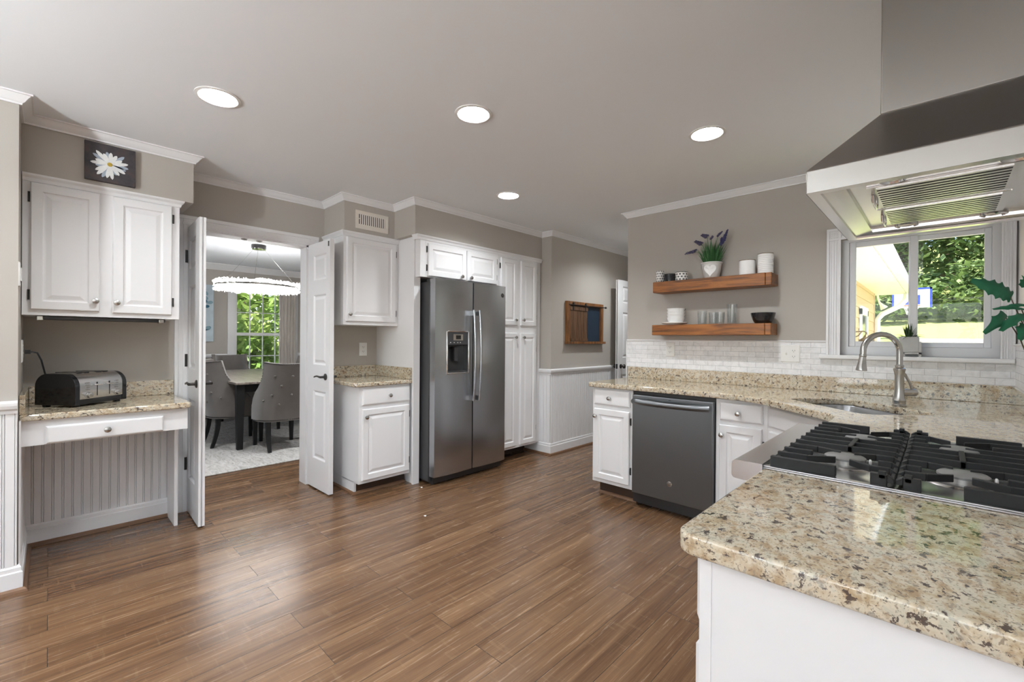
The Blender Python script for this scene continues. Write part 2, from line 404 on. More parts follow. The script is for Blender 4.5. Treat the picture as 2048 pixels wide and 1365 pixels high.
WX0, WX1, WZ0, WZ1 = -.50, .245, 1.168, 1.955     # kitchen window opening
w = MB(); w.box(XHE, WX0, YN, YN+.14, 0, CZ); w.box(WX1, XE+.2, YN, YN+.14, 0, CZ); w.box(WX0, WX1, YN, YN+.14, 0, WZ0); w.box(WX0, WX1, YN, YN+.14, WZ1, CZ)
struct('wall_north', w, WALL)
w = MB(); w.box(XE, XE+.14, .78, YN, 0, CZ); struct('wall_east', w, WHITEWALL)
struct('wall_east_breakfast', MB().box(XE+.14, XS, .78, .90, 0, CZ), WALL)
w = MB(); w.box(XS, XS+.12, YS, .90, 0, .85); w.box(XS, XS+.12, YS, .90, 2.1, CZ); w.box(XS, XS+.12, YS, -2.3, .85, 2.1); w.box(XS, XS+.12, -.3, .90, .85, 2.1)
struct('wall_far_east', w, WALL)
w = MB(); w.box(XW, -1.6, YS-.12, YS, 0, CZ); w.box(1.4, XS, YS-.12, YS, 0, CZ); w.box(-1.6, 1.4, YS-.12, YS, 2.1, CZ)
struct('wall_south', w, WALL)
# dining room shell
DX = -8.40
DWY0, DWY1, DWZ0, DWZ1 = 2.12, 3.02, .55, 2.06
w = MB(); w.box(DX-.14, DX, -1.6, DWY0, 0, CZ); w.box(DX-.14, DX, DWY1, 5.2, 0, CZ); w.box(DX-.14, DX, DWY0, DWY1, 0, DWZ0); w.box(DX-.14, DX, DWY0, DWY1, DWZ1, CZ)
struct('wall_dining_west', w, WALL)
w = MB(); w.box(DX, XD, -1.72, -1.6, 0, .6); w.box(DX, XD, -1.72, -1.6, 2.1, CZ); w.box(DX, -7.4, -1.72, -1.6, .6, 2.1); w.box(-5.4, XD, -1.72, -1.6, .6, 2.1)
struct('wall_dining_south', w, WALL)
struct('wall_dining_north', MB().box(DX, XD, 5.2, 5.32, 0, CZ), WALL)
# soffits above the cabinets
struct('soffit_desk', MB().box(XW, -3.54, YC, .655, 2.135, CZ), WALL)
struct('soffit_upper', MB().box(XW, -3.54, 1.68, 2.145, 2.145, CZ), WALL)
struct('soffit_fridge', MB().box(XW, -3.21, 2.145, YH, 2.145, CZ), WALL)

# mouldings
def crown(path, name, side=1, h=.050, p=.048):
    pr = [(0, CZ-h), (.010, CZ-h), (.012, CZ-h+.008), (.020, CZ-h+.014), (p*.62, CZ-h*.42), (p*.80, CZ-h*.22), (p*.85, CZ-h*.16), (p, CZ-h*.14), (p, CZ), (0, CZ)]
    return struct(name, MB().sweep(path, pr, side), PAINT, smooth=30)
crown([(XC, YS), (XC, YC), (-3.54, YC), (-3.54, .655), (XW, .655), (XW, 1.68), (-3.54, 1.68), (-3.54, 2.145), (-3.21, 2.145), (-3.21, YH), (XH, YH), (XH, YHN), (XHE, YHN), (XHE, YN), (XE, YN), (XE, .78), (XS, .78)], 'trim_1')
crown([(XD, -1.6), (DX, -1.6), (DX, 5.2), (XD, 5.2)], 'trim_2', 1, .095, .085)
BASE = [(0, 0), (.016, 0), (.016, .095), (.011, .100), (.011, .118), (.005, .128), (0, .130)]
SHOEP = [(0, 0), (.017, 0), (.014, .012), (.006, .019), (0, .020)]
def shift(pr, d): return [(o+d, z) for o, z in pr]
def beads(fr, u0, u1, z0, z1, name):
    k = max(1, round((u1-u0)/.042)); pl = []
    for i in range(k):
        a = u0+(u1-u0)*i/k; b = u0+(u1-u0)*(i+1)/k
        pl += [(a, .003), (a+.0025, .010), (b-.0100, .010), (b-.0085, .004), (b-.007, .010), (b-.0025, .010)]
    pl.append((u1, .003)); n = len(pl); mb = MB()
    vs = [fr.p(u, z, d) for z in (z0, z1) for u, d in pl]
    mb.add(vs, [(i, i+1, n+i+1, n+i) for i in range(n-1)])
    mb.add([fr.p(u0, z0, .003), fr.p(u1, z0, .003), fr.p(u1, z1, .003), fr.p(u0, z1, .003)], [(0, 1, 2, 3)])
    o = struct(name, mb, PAINT, recalc=False)
    return o
RAIL = [(0, .875), (.012, .875), (.014, .890), (.024, .900), (.028, .915), (.028, .928), (.016, .935), (0, .938)]
beads(west(XC), -2.2, YC, .12, .88, 'trim_3')
beads(west(XW), YC, .585, .12, .83, 'trim_4')
beads(FR((0, YC, 0), (-1, 0, 0), (0, 1, 0)), 3.285, 3.91, .12, .83, 'trim_5')
beads(north(YH), -3.41, XH, .12, .88, 'trim_6')
beads(west(XH), YH, YHN, .12, .88, 'trim_7')
PCOL = [(XC, YS), (XC, YC), (XW, YC), (XW, .60)]
PHALL = [(-3.43, YH), (XH, YH), (XH, YHN)]
struct('baseboard_west', MB().sweep(PCOL, shift(BASE, .004)), PAINT)
struct('baseboard_hall', MB().sweep(PHALL, shift(BASE, .004)), PAINT)
struct('trim_8', MB().sweep(PCOL, shift(SHOEP, .020)), SHOE)
struct('trim_9', MB().sweep(PHALL, shift(SHOEP, .020)), SHOE)
struct('trim_10', MB().sweep([(XC, YS), (XC, YC)], shift(RAIL, .004)), PAINT)
struct('trim_11', MB().sweep(PHALL, shift(RAIL, .004)), PAINT)
struct('trim_12', MB().sweep([(XD, -1.6), (DX, -1.6), (DX, DWY0-.09)], [(0, .93), (.02, .94), (.025, .97), (.015, .985), (0, .99)]), PAINT)
struct('trim_13', MB().sweep([(DX, DWY1+.09), (DX, 5.2)], [(0, .93), (.02, .94), (.025, .97), (.015, .985), (0, .99)]), PAINT)
struct('baseboard_dining', MB().sweep([(XD, -1.6), (DX, -1.6), (DX, 5.2), (XD, 5.2)], BASE), PAINT)
struct('baseboard_north', MB().sweep([(XHE, YHN), (XHE, YN), (-2.07, YN)], BASE), PAINT)

# doorway casing and jambs
fw_ = west(XW)
def casing_leg(mb, fr, u0, u1, z0, z1):
    for i, (a, b, d) in enumerate(((0, 1, .012), (.01, .28, .020), (.62, .9, .016))): mb.fb(fr, u0+(u1-u0)*a, u0+(u1-u0)*b, z0, z1-.001*i, .001*i, d)
c = MB(); casing_leg(c, fw_, .615, .695, 0, 2.13); casing_leg(c, fw_, 1.625, 1.545, 0, 2.13)
c.fb(fw_, .6152, 1.6248, 2.05, 2.1295, .0005, .0125); c.fb(fw_, .6145, 1.6255, 2.105, 2.1305, .001, .021); c.fb(fw_, .66, 1.58, 2.062, 2.082, 0, .017)
struct('trim_14', c, PAINT, bevel=.002)
c = MB(); c.box(XD-.012, XW+.002, .695, .712, 0, 2.05); c.box(XD-.012, XW+.002, 1.528, 1.545, 0, 2.05); c.box(XD-.012, XW+.002, .695, 1.545, 2.035, 2.06)
jamb = struct('trim_15', c, PAINT)
for i, y in enumerate((1.067, 1.175)):
    cc = MB(); cc.lathe((XW-.05, y, 2.035), [(.022, 0), (.022, -.004), (.014, -.010), (0, -.012)], 20); part('ball_catch', cc, NICKEL, jamb, smooth=40)

# ------------------------------------------------------------------ shared hardware
def knob(parent, fr, u, z, d=0.0):
    c = MB(); o = fr.p(u, z, d)
    c.lathe(o, [(.007, 0), (.0055, .006), (.0055, .014), (.013, .018), (.0165, .023), (.015, .028), (.008, .031), (0, .032)], 18, fr.n)
    return part('knob', c, NICKEL, parent, smooth=40)
def hinge(parent, fr, u, z, d, side, mat=None):
    c = MB(); c.fb(fr, u-.006 if side < 0 else u-.004, u+.004 if side < 0 else u+.006, z-.028, z+.028, d, d+.004)
    c.lathe(fr.p(u, z-.024, d+.006), [(.0045, 0), (.0045, .048)], 8)
    return part('hinge', c, mat or BLACKM, parent, smooth=40)
DP = [(0, 0), (0, .012), (.005, .019), (.046, .019), (.050, .013), (.054, .011), (.060, .011), (.082, .0175), (.086, .0175)]
def cab_door(parent, fr, u0, u1, z0, z1, d=0.0, kn=None, hg=None, hz=None, inset=1.0):
    mb = MB().rings(fr, u0, u1, z0, z1, [(i*inset, d+h) for i, h in DP])
    o = part('door', mb, PAINT, parent)
    if kn: knob(o, fr, kn[0], kn[1], d+.019)
    if hg is not None:
        for hh in (hz or (z0+.09, z1-.09)): hinge(o, fr, hg, hh, d, -1 if hg < (u0+u1)/2 else 1)
    return o
def cab_drawer(parent, fr, u0, u1, z0, z1, d=0.0, kn=None):
    o = part('drawer', MB().rings(fr, u0, u1, z0, z1, [(0, 0+d), (0, .011+d), (.007, .018+d), (.012, .019+d)]), PAINT, parent)
    if kn: knob(o, fr, kn[0], kn[1], d+.019)
    return o
def granite_slab(name, poly, z0, z1, parent=None, bev=.008):
    return part(name, MB().slab(poly, z0, z1), GRANITE, parent, bevel=bev, seg=3)

# ------------------------------------------------------------------ french doors and hall door
def six_panel(name, label, fr, w, h, t, cols, rows, inset_u=.10):
    """door leaf in frame fr: u 0..w, z .01..h, d 0..t (d=t faces fr.n)"""
    mb = MB(); mb.fb(fr, 0, w, .012, h, .0135, t-.0135)
    us = [0]+[x for c_ in cols for x in c_]+[w]; zs = [.012]+[x for r in rows for x in r]+[h]
    for i in range(0, len(us), 2): mb.fb(fr, us[i], us[i+1], .012, h, 0, t)
    for i in range(0, len(zs), 2):
        for c0, c1 in cols: mb.fb(fr, c0, c1, zs[i], zs[i+1], 0, t)
    o = struct(name, mb, PAINT, label, origin=fr.p(0, 0, t/2))
    for c0, c1 in cols:
        for r0, r1 in rows:
            pm = MB(); pm.rings(fr, c0, c1, r0, r1, [(0, t-.0005), (.003, t-.001), (.012, t-.012), (.020, t-.012), (.042, t-.003), (.045, t-.003)], False)
            pm.rings(fr, c0, c1, r0, r1, [(0, .0005), (.003, .001), (.012, .012), (.020, .012), (.042, .003), (.045, .003)], False)
            part('panel', pm, PAINT, o)
    return o
ROWS = [(.255, .825), (1.035, 1.615), (1.735, 1.945)]
def lever(parent, fr, u, z, d, s, sgn):
    n = fr.n*sgn; f2 = FR(fr.o, fr.u, n); base = fr.p(u, z, d); c = MB()
    c.lathe(base, [(.027, 0), (.027, .005), (.021, .009), (.010, .012), (.009, .045)], 20, n)
    p0 = base+n*.045
    c.tube([p0+fr.u*(-s*.008), p0+fr.u*(s*.02)+fr.z*.002, p0+fr.u*(s*.06)+fr.z*.006, p0+fr.u*(s*.10)-fr.z*.001, p0+fr.u*(s*.112)-fr.z*.006], [.009, .0085, .007, .0065, .005], 10)
    return part('lever_handle', c, BLACKM, parent, smooth=50)
tL = math.radians(1.5)
frL = FR((-3.905, .728, 0), (math.cos(tL), -math.sin(tL), 0), (-math.sin(tL), -math.cos(tL), 0))
dl = six_panel('door_1', 'left leaf of the white double doors, swung open beside the desk', frL, .41, 2.045, .036, [(.06, .28)], ROWS)
frR = FR((-3.90, 1.572, 0), (1, .012, 0), (.012, -1, 0))
dr = six_panel('door_2', 'right leaf of the white double doors, swung open beside the base cabinet', frR, .41, 2.045, .036, [(.105, .345)], ROWS)
lever(dl, frL, .345, .945, .036, -1, 1); lever(dl, frL, .345, .945, 0, -1, -1)
lever(dr, frR, .345, .945, .036, -1, 1); lever(dr, frR, .345, .945, 0, -1, -1)
for z in (1.836, 1.09, .348):
    c = MB(); c.box(-3.918, -3.914+.012, .676, .700, z-.045, z+.045); c.lathe((-3.903, .702, z-.05), [(.007, 0), (.007, .10)], 10); part('hinge', c, BLACKM, dl)
c = MB().fb(frR, .375, .395, 1.99, 2.03, .036, .0375); part('ball_catch', c, BLACKM, dr)
frH = FR((-2.955, 4.95, 0), (0, 1, 0), (1, 0, 0))
dh = six_panel('door_3', 'white six-panel hall door standing open against the far hall wall', frH, .76, 2.02, .036, [(.11, .335), (.425, .65)], ROWS)
for sg, d in ((1, .036), (-1, 0)):
    c = MB(); c.lathe(frH.p(.065, .93, d), [(.028, 0), (.028, .005), (.012, .010), (.011, .030), (.024, .038), (.028, .050), (.022, .060), (0, .064)], 20, frH.n*sg); part('door_knob', c, BLACKM, dh, smooth=40)
c = MB().box(-2.949, -2.924, 4.9485, 4.950, .90, .96); part('latch_plate', c, BLACKM, dh)

# ------------------------------------------------------------------ desk niche (left)
fr = west(-3.56)
t = thing('upper_cabinet', (-3.74, .24, 1.37), 'white two-door upper cabinet over the desk, below the daisy painting', 'cabinet')
part('body', MB().box(XW+.002, -3.56, YC+.003, .585, 1.37, 2.135), PAINT, t)
part('top_moulding', MB().sweep([(-3.56, YC+.003), (-3.56, .585), (XW+.003, .585)], [(0, 2.095), (.006, 2.095), (.010, 2.112), (.022, 2.124), (.024, 2.134), (0, 2.134)], 1), PAINT, t)
cab_door(t, fr, -.072, .205, 1.40, 2.09, 0, (.187, 1.46), -.076, (1.48, 2.01))
cab_door(t, fr, .262, .545, 1.395, 2.09, 0, (.28, 1.456), .551, (1.478, 2.012))
t = thing('under_cabinet_bar', (-3.62, .23, 1.34), 'slim grey fixture bar mounted under the cabinet above the desk', 'light')  # grey fixture bar with end caps
part('housing', MB().box(-3.70, -3.60, -.05, .52, 1.348, 1.369), GREYP, t, bevel=.004)
for y in (-.035, .50): part('end_cap', MB().box(-3.655, -3.596, y-.014, y+.014, 1.342, 1.369), NICKEL, t, bevel=.004)
# daisy canvas on the soffit front
t = thing('flower_painting', (-3.53, .248, 2.16), 'square dark canvas painted with a white daisy, above the desk cabinet', 'painting')
def _dark():
    a = N('painted_dark_canvas'); p = a.pos(); f = a.noise(p, 14, 4)
    a.set(a.ramp(f, [(.3, (.020, .020, .024)), (.5, (.045, .038, .042)), (.7, (.075, .048, .042))]), .6); return a.m
part('canvas', MB().box(-3.539, -3.515, .137, .36, 2.157, 2.376), _dark(), t, bevel=.002)
def petal(mb, fr, cu, cz, ang, L, wd, d, tw=0):
    pts = []
    for s_, w_ in ((.12, .35), (.4, .85), (.7, 1.0), (.9, .7), (1.0, .15)): pts.append((s_*L, w_*wd))
    poly = pts+[(a, -b) for a, b in reversed(pts)]
    ca, sa = math.cos(ang), math.sin(ang)
    mb.prism(fr, [(cu+a*ca-b*sa, cz+a*sa+b*ca) for a, b in poly], d, d+.0012)
fp = west(-3.515); pa = MB(); pb = MB(); rnd = random.Random(3)
for i in range(22):
    a = 2*PI*i/22+rnd.uniform(-.08, .08); L = rnd.uniform(.055, .085)*(1+.15*abs(math.cos(a)))
    petal(pa if i % 3 else pb, fp, .245, 2.262, a, L, .0095, .0005+.0006*(i % 3))
part('white_petals', pa, plain('white_oil_paint', (.78, .79, .78), .5, var=.15, scale=60), t); part('blue_petals', pb, plain('blue_grey_oil_paint', (.36, .42, .50), .5, var=.2, scale=60), t)
c = MB(); c.lathe(fp.p(.245, 2.262, .0025), [(.0125, 0), (.010, .0015), (0, .002)], 14, (1, 0, 0)); part('flower_centre', c, plain('yellow_oil_paint', (.45, .30, .03), .5, var=.4, scale=90), t)
# desk
t = thing('built_in_desk', (-3.6, .25, 0), 'white built-in desk with one drawer under the granite top', 'desk')
fa = west(-3.36)
part('apron', MB().box(-3.40, -3.36, YC+.004, .598, .690, .820), PAINT, t)
part('top_frame', MB().box(XW+.03, -3.40, YC+.03, .578, .795, .82), PAINT, t)
cab_drawer(t, fa, -.01, .478, .694, .786, 0, (.228, .740))
pl = [(XW+.02, 0), (-3.66, 0), (-3.66, .60), (-3.655, .63), (-3.64, .66), (-3.61, .68), (-3.56, .69), (-3.40, .69), (-3.40, .79), (XW+.02, .79)]
part('side_panel', MB().prism(FR((0, .580, 0), (1, 0, 0), (0, 1, 0)), pl, 0, .02), PAINT, t)
t = thing('desk_countertop', (-3.6, .25, .82), 'speckled granite desk top with short backsplash, under the toaster', 'countertop')
granite_slab('slab', [(XW+.001, YC+.002), (-3.335, YC+.002), (-3.325, .600), (-3.345, .612), (XW+.001, .612)], .8205, .855, t)
part('backsplash', MB().box(XW+.001, XW+.022, YC+.024, .612, .8555, .955), GRANITE, t, bevel=.002)
part('side_splash', MB().box(XW+.001, -3.34, YC+.002, YC+.023, .8555, .955), GRANITE, t, bevel=.002)
# toaster
TM = Matrix.Translation((-3.675, .142, .8555)) @ Matrix.Rotation(math.atan2(.771, -.636), 4, 'Z')   # local x = along front, -y = front
t = thing('toaster', (-3.675, .142, .8555), 'black four-slice toaster with a steel front on the desk', 'toaster')
def bodyprof(w, h, r, n=7):   # cross-section (y, z)
    return [(-w, .012)]+arc(-w+r, h-r, r, PI, PI*.5, n)+arc(w-r, h-r, r, PI*.5, 0, n)+[(w, .012)]
FT = FR((0, 0, 0), (0, 1, 0), (1, 0, 0))
def tpart(name, mb, mat, par, **kw): return part(name, mb.xf(TM), mat, par, **kw)
tpart('end_cap', MB().prism(FT, bodyprof(.125, .188, .075), -.152, -.128), BLACKP, t, bevel=.008, smooth=50)
tpart('end_cap', MB().prism(FT, bodyprof(.125, .188, .075), .128, .152), BLACKP, t, bevel=.008, smooth=50)
tpart('body', MB().prism(FT, bodyprof(.120, .186, .075), -.128, .128), BLACKP, t, smooth=50)
shell = [(y, z) for y, z in bodyprof(.1225, .190, .075) if z > .045]
shell = [(-.1225, .045)]+shell[0:]; shell = [(y, z) for y, z in shell if y < .118 or z > .16]
inner = [(y*.985, z-.003) for y, z in reversed(shell)]
tp = tpart('steel_cover', MB().prism(FT, shell+inner, -.126, .126), TOPST, t, smooth=50)
F0 = FR((0, -.1225, 0), (1, 0, 0), (0, -1, 0))
for x in (-.075, -.037, .037, .075): tpart('bread_slot', MB().box(x-.0135, x+.0135, -.065, .075, .186, .1925), BLACKP, t)
for x in (-.028, .055-.01):
    tpart('lever_slot', MB().fb(F0, x-.002, x+.002, .055, .135, 0, .001), BLACKP, t)
    o = tpart('lever', MB().fb(F0, x-.024, x+.024, .116, .124, .001, .016), CHROME, t, bevel=.003)
for x in (-.082, .090):
    c = MB(); c.lathe(F0.p(x, .063, 0), [(.019, 0), (.019, .004), (.0155, .005), (.0145, .020), (.012, .022)], 20, F0.n); tpart('dial', c, NICKEL, t, smooth=40)
    for z in (.094, .107, .120, .133): tpart('button', MB().fb(F0, x-.012, x+.008, z-.003, z+.003, 0, .003), NICKEL, t)
for x in (-.12, .12):
    for y in (-.09, .09): tpart('foot', MB().box(x-.012, x+.012, y-.012, y+.012, 0, .013), BLACKS, t)
c = MB().tube([(-3.66, -.088, 1.165), (-3.66, -.07, 1.168), (-3.67, -.045, 1.160), (-3.70, -.030, 1.12), (-3.735, -.015, 1.04), (-3.76, .02, .96)], .0045, 8)
c.box(-3.672, -3.648, -.092, -.070, 1.155, 1.178); part('power_cord', c, BLACKS, t, smooth=60)
# plates
def plate(name, fr, u, z, w, h, label, kind, d=0.0, col=None):
    t = thing(name, fr.p(u, z-h/2, d), label, 'outlet' if 'outlet' in name else 'switch')
    part('cover_plate', MB().rings(fr, u-w/2, u+w/2, z-h/2, z+h/2, [(0, d), (0, d+.003), (.004, d+.006), (.006, d+.006)]), col or WHITEP, t)
    n = len(kind)
    for i, k in enumerate(kind):
        uc = u+(i-(n-1)/2)*.046
        if k == 'o':
            for dz in (-.021, .021):
                o = part('socket', MB().prism(fr, [(uc+a, z+dz+b) for a, b in rrect(-.015, .015, -.014, .014, .009)], d+.006, d+.0078), WHITEP, t)
                mm = MB(); mm.fb(fr, uc-.008, uc-.0055, z+dz-.003, z+dz+.006, d+.0078, d+.0081); mm.fb(fr, uc+.0055, uc+.008, z+dz-.003, z+dz+.006, d+.0078, d+.0081); mm.fb(fr, uc-.002, uc+.002, z+dz-.010, z+dz-.006, d+.0078, d+.0081)
                part('slots', mm, BLACKS, o)
        elif k == 's':
            part('toggle', MB().hexa([fr.p(uc+a*.004, z+b, d+.006+dd) for a in (-1, 1) for b, dd in ((-.010, 0), (.004, .012)) for b, dd in ((b, dd), (b+.010, dd))]), WHITEP, t)
        else: part('rocker', MB().fb(fr, uc-.016, uc+.016, z-.032, z+.032, d+.006, d+.010), WHITEP, t)
    return t
fc = FR((0, YC, 0), (-1, 0, 0), (0, 1, 0))
plate('wall_outlet', fc, 3.66, 1.172, .078, .125, 'white outlet on the desk niche side wall with a black plug', 'o')
plate('light_switch', fc, 3.31, 1.562, .078, .118, 'white switch plate high on the corner left of the upper cabinet', 'r')

# ------------------------------------------------------------------ right of the doorway
t = thing('end_panel', (-3.6, 2.20, 0), 'tall white side panel between the base cabinet and the refrigerator', 'panel')
part('panel_board', MB().box(XW, -3.29, 2.19, 2.212, 0, 2.144), PAINT, t)
part('front_stile', MB().box(-3.29, -3.27, 2.176, 2.240, 0, 2.144), PAINT, t)
fr = west(-3.32)
t = thing('base_cabinet', (-3.6, 1.95, 0), 'white base cabinet with one drawer and door, left of the refrigerator', 'cabinet')
c = MB(); c.box(XW+.002, -3.32, 1.705, 2.174, .095, .872); c.box(XW+.03, -3.395, 1.705, 1.723, 0, .10); part('body', c, PAINT, t)
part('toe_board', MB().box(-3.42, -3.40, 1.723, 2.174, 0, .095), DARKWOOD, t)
part('shoe_moulding', MB().sweep([(-3.42+.02, 2.174), (-3.40, 1.705), (XW+.03, 1.705)], SHOEP, -1), SHOE, t)
cab_drawer(t, fr, 1.73, 2.166, .722, .848, 0, (1.965, .787))
cab_door(t, fr, 1.73, 2.162, .121, .690, 0, (1.755, .627), 2.167, (.21, .61))
t = thing('side_countertop', (-3.6, 1.93, .872), 'small granite counter with backsplash left of the refrigerator', 'countertop')
granite_slab('slab', [(XW+.001, 1.655), (-3.31, 1.655), (-3.285, 1.68), (-3.285, 2.165), (-3.2925, 2.174), (-3.2925, 2.188), (XW+.001, 2.188)], .8725, .905, t)
part('backsplash', MB().box(XW+.001, XW+.022, 1.655, 2.167, .9055, 1.005), GRANITE, t, bevel=.002)
part('side_splash', MB().box(XW+.001, -3.31, 2.168, 2.188, .9055, 1.005), GRANITE, t, bevel=.002)
fr = west(-3.54)
t = thing('upper_cabinet', (-3.7, 1.92, 1.37), 'white single-door upper cabinet left of the refrigerator, under the air vent', 'cabinet')
part('body', MB().box(XW+.002, -3.54, 1.675, 2.188, 1.37, 2.145), PAINT, t)
part('top_moulding', MB().sweep([(XW+.003, 1.675), (-3.54, 1.675), (-3.54, 2.188)], [(0, 2.105), (.006, 2.105), (.010, 2.122), (.020, 2.134), (.022, 2.144), (0, 2.144)], 1), PAINT, t)
cab_door(t, fr, 1.698, 2.158, 1.398, 2.098, 0, (1.72, 1.456), 2.163, (1.48, 2.01))
plate('wall_outlet', west(XW), 2.05, 1.155, .078, .122, 'white outlet above the small granite counter by the refrigerator', 'o')
fr = west(-3.54)
t = thing('vent_register', (-3.535, 1.928, 2.184), 'ivory air vent grille on the soffit above the single-door cabinet', 'vent')
mb = MB(); u0, u1, z0, z1 = 1.775, 2.083, 2.182, 2.336
for a in ((u0, u1, z0, 2.222), (u0, u1, 2.305, z1), (u0, 1.806, 2.222, 2.305), (2.05, u1, 2.222, 2.305)): mb.fb(fr, *a, 0, .006)
part('frame', mb, IVORY, t, bevel=.002)
part('duct_back', MB().fb(fr, 1.806, 2.05, 2.222, 2.305, 0, .001), DARKV, t)
for i in range(13):
    u = 1.815+i*.0185; part('louvre', MB().hexa([fr.p(u+a+b, z, d) for z in (2.222, 2.305) for a, d in ((0, .0015), (.008, .0055)) for b in (0, .0014)]), IVORY, t)
part('lever', MB().fb(fr, 1.787, 1.81, 2.262, 2.267, .006, .012), IVORY, t)

# fridge, cabinets above it, pantry
fr = west(-3.20)
t = thing('over_fridge_cabinet', (-3.5, 2.66, 1.76), 'short white two-door cabinet directly above the refrigerator', 'cabinet')
part('body', MB().box(XW+.004, -3.20, 2.243, 3.125, 1.79, 2.145), PAINT, t); part('side_stile', MB().box(-3.268, -3.20, 2.19, 2.242, 1.79, 2.145), PAINT, t)
part('top_moulding', MB().sweep([(-3.26, 2.165), (-3.20, 2.165), (-3.20, YH-.02)], [(0, 2.105), (.006, 2.105), (.010, 2.122), (.020, 2.134), (.022, 2.144), (0, 2.144)], 1), PAINT, t)
cab_door(t, fr, 2.262, 2.690, 1.80, 2.082, 0, (2.625, 1.83), 2.257, (1.87, 2.03))
cab_door(t, fr, 2.70, 3.085, 1.80, 2.082, 0, (2.735, 1.83), 3.091, (1.87, 2.03))
t = thing('pantry_cabinet', (-3.5, 3.45, 0), 'tall white four-door pantry cabinet right of the refrigerator', 'cabinet')
part('body', MB().box(XW+.004, -3.20, 3.13, 3.715, .125, 2.145), PAINT, t)
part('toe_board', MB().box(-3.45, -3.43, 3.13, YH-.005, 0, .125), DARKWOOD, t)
part('filler', MB().box(-3.26, -3.22, 3.715, YH-.012, .125, 2.145), PAINT, t)
cab_door(t, fr, 3.145, 3.385, 1.405, 2.085, 0, (3.350, 1.462), 3.140, (1.5, 2.0))
cab_door(t, fr, 3.440, 3.690, 1.405, 2.085, 0, (3.465, 1.462), 3.696, (1.5, 2.0))
cab_door(t, fr, 3.145, 3.385, .150, 1.325, 0, (3.350, 1.28), 3.140, (.3, 1.15))
cab_door(t, fr, 3.440, 3.690, .150, 1.325, 0, (3.470, 1.28), 3.696, (.3, 1.15))

t = thing('refrigerator', (-3.45, 2.735, 0), 'stainless side-by-side refrigerator with a dispenser in the left door', 'refrigerator')
part('cabinet_body', MB().box(-3.86, -3.165, 2.262, 3.115, .03, 1.752), GREYP, t, bevel=.004)
part('base_grille', MB().box(-3.30, -3.13, 2.285, 3.10, .012, .065), BLACKS, t)
for y in (2.30, 3.08):
    c = MB(); c.lathe((-3.16, y-.012, .022), [(.022, 0), (.022, .024)], 16, (0, 1, 0)); part('caster', c, BLACKS, t, smooth=40)
    part('top_hinge', MB().box(-3.22, -3.10, y-.03, y+.03, 1.752, 1.772), BLACKS, t, bevel=.004)
def fdoor(y0, y1, z0=.075, z1=1.775, cut=None):
    mb = MB(); fr = west(-3.165); pr = []
    n = 10
    def dep(s): return .075+.012*(1-(2*s-1)**2)
    us = [y0]+[y0+(y1-y0)*i/n for i in range(n+1)]+[y1]
    ds = [0]+[dep(i/n) for i in range(n+1)]+[0]
    if not cut: zs = [(z0, z1, None)]
    else: zs = [(z0, cut[2], None), (cut[2], cut[3], cut), (cut[3], z1, None)]
    for za, zb, cc in zs:
        segs = [(us, ds)]
        if cc:
            def dd(u): return dep((u-y0)/(y1-y0))
            ua = [u for u in us if u < cc[0]]+[cc[0], cc[0]]; da = ds[:len(ua)-2]+[dd(cc[0]), 0.0]
            ub = [cc[1], cc[1]]+[u for u in us if u > cc[1]]; db = [0.0, dd(cc[1])]+ds[len(us)-(len(ub)-2):]
            segs = [(ua, da), (ub, db)]
        for uu, d3 in segs: 
            k = len(uu); vs = [fr.p(u, z, d) for z in (za, zb) for u, d in zip(uu, d3)]
            fs = [(i, i+1, k+i+1, k+i) for i in range(k-1)]+[tuple(range(k))[::-1], tuple(range(k, 2*k)), (k-1, 0, k, 2*k-1)]
            mb.add(vs, fs)
    return mb
DC = (2.395, 2.628, .962, 1.318)
d1 = part('door', fdoor(2.268, 2.688, cut=DC), STEEL, t, smooth=30)
d2_ = part('door', fdoor(2.700, 3.112), STEEL, t, smooth=30)
fd = west(-3.165)
dsp = part('dispenser', MB().fb(fd, DC[0], DC[1], DC[2], DC[3], 0, .012), BLACKS, d1)
part('dispenser_frame', MB().prism(fd, rrect(2.383, 2.640, .948, 1.330, .03)+[(2.383+.03, .948)]+[(2.40, .966), (2.40, 1.20), (2.622, 1.20), (2.622, .966), (2.40, .966)], .076, .090), NICKEL, d1) if False else None
mb = MB()
for a in ((2.383, 2.397, .95, 1.325), (2.626, 2.640, .95, 1.325), (2.397, 2.626, .95, .964), (2.397, 2.626, 1.318, 1.33)): mb.fb(fd, *a, .076, .091)
part('dispenser_frame', mb, CHROME, d1, bevel=.004)
part('control_panel', MB().fb(fd, 2.398, 2.626, 1.205, 1.318, .02, .088), GREYP, d1, bevel=.003)
pn = part('display', MB().fb(fd, 2.455, 2.565, 1.245, 1.300, .088, .0895), NICKEL, d1)
part('screen', MB().fb(fd, 2.485, 2.540, 1.255, 1.290, .0895, .0905), BLACKP, pn)
for u in (2.425, 2.465, 2.505, 2.535): part('indicator', MB().fb(fd, u-.004, u+.004, 1.223, 1.229, .088, .0895), WHITEP, d1)
c = MB(); c.fb(fd, 2.50, 2.54, 1.06, 1.19, .02, .05); part('paddle', c, GREYP, d1, bevel=.004)
part('drip_tray', MB().fb(fd, 2.40, 2.625, .964, .975, .012, .085), GREYP, d1)
for u, d in ((2.660, d1), (2.728, d2_)):
    h = MB(); h.tube([(-3.165+.083+.045+.022*math.sin(PI*i/14)**.8, u, .70+.82*i/14) for i in range(15)], .0125, 12)
    for z in (.722, 1.492): h.box(-3.10, -3.035, u-.013, u+.013, z-.020, z+.020)
    part('handle', h, CHROME if False else STEEL, d, smooth=50)
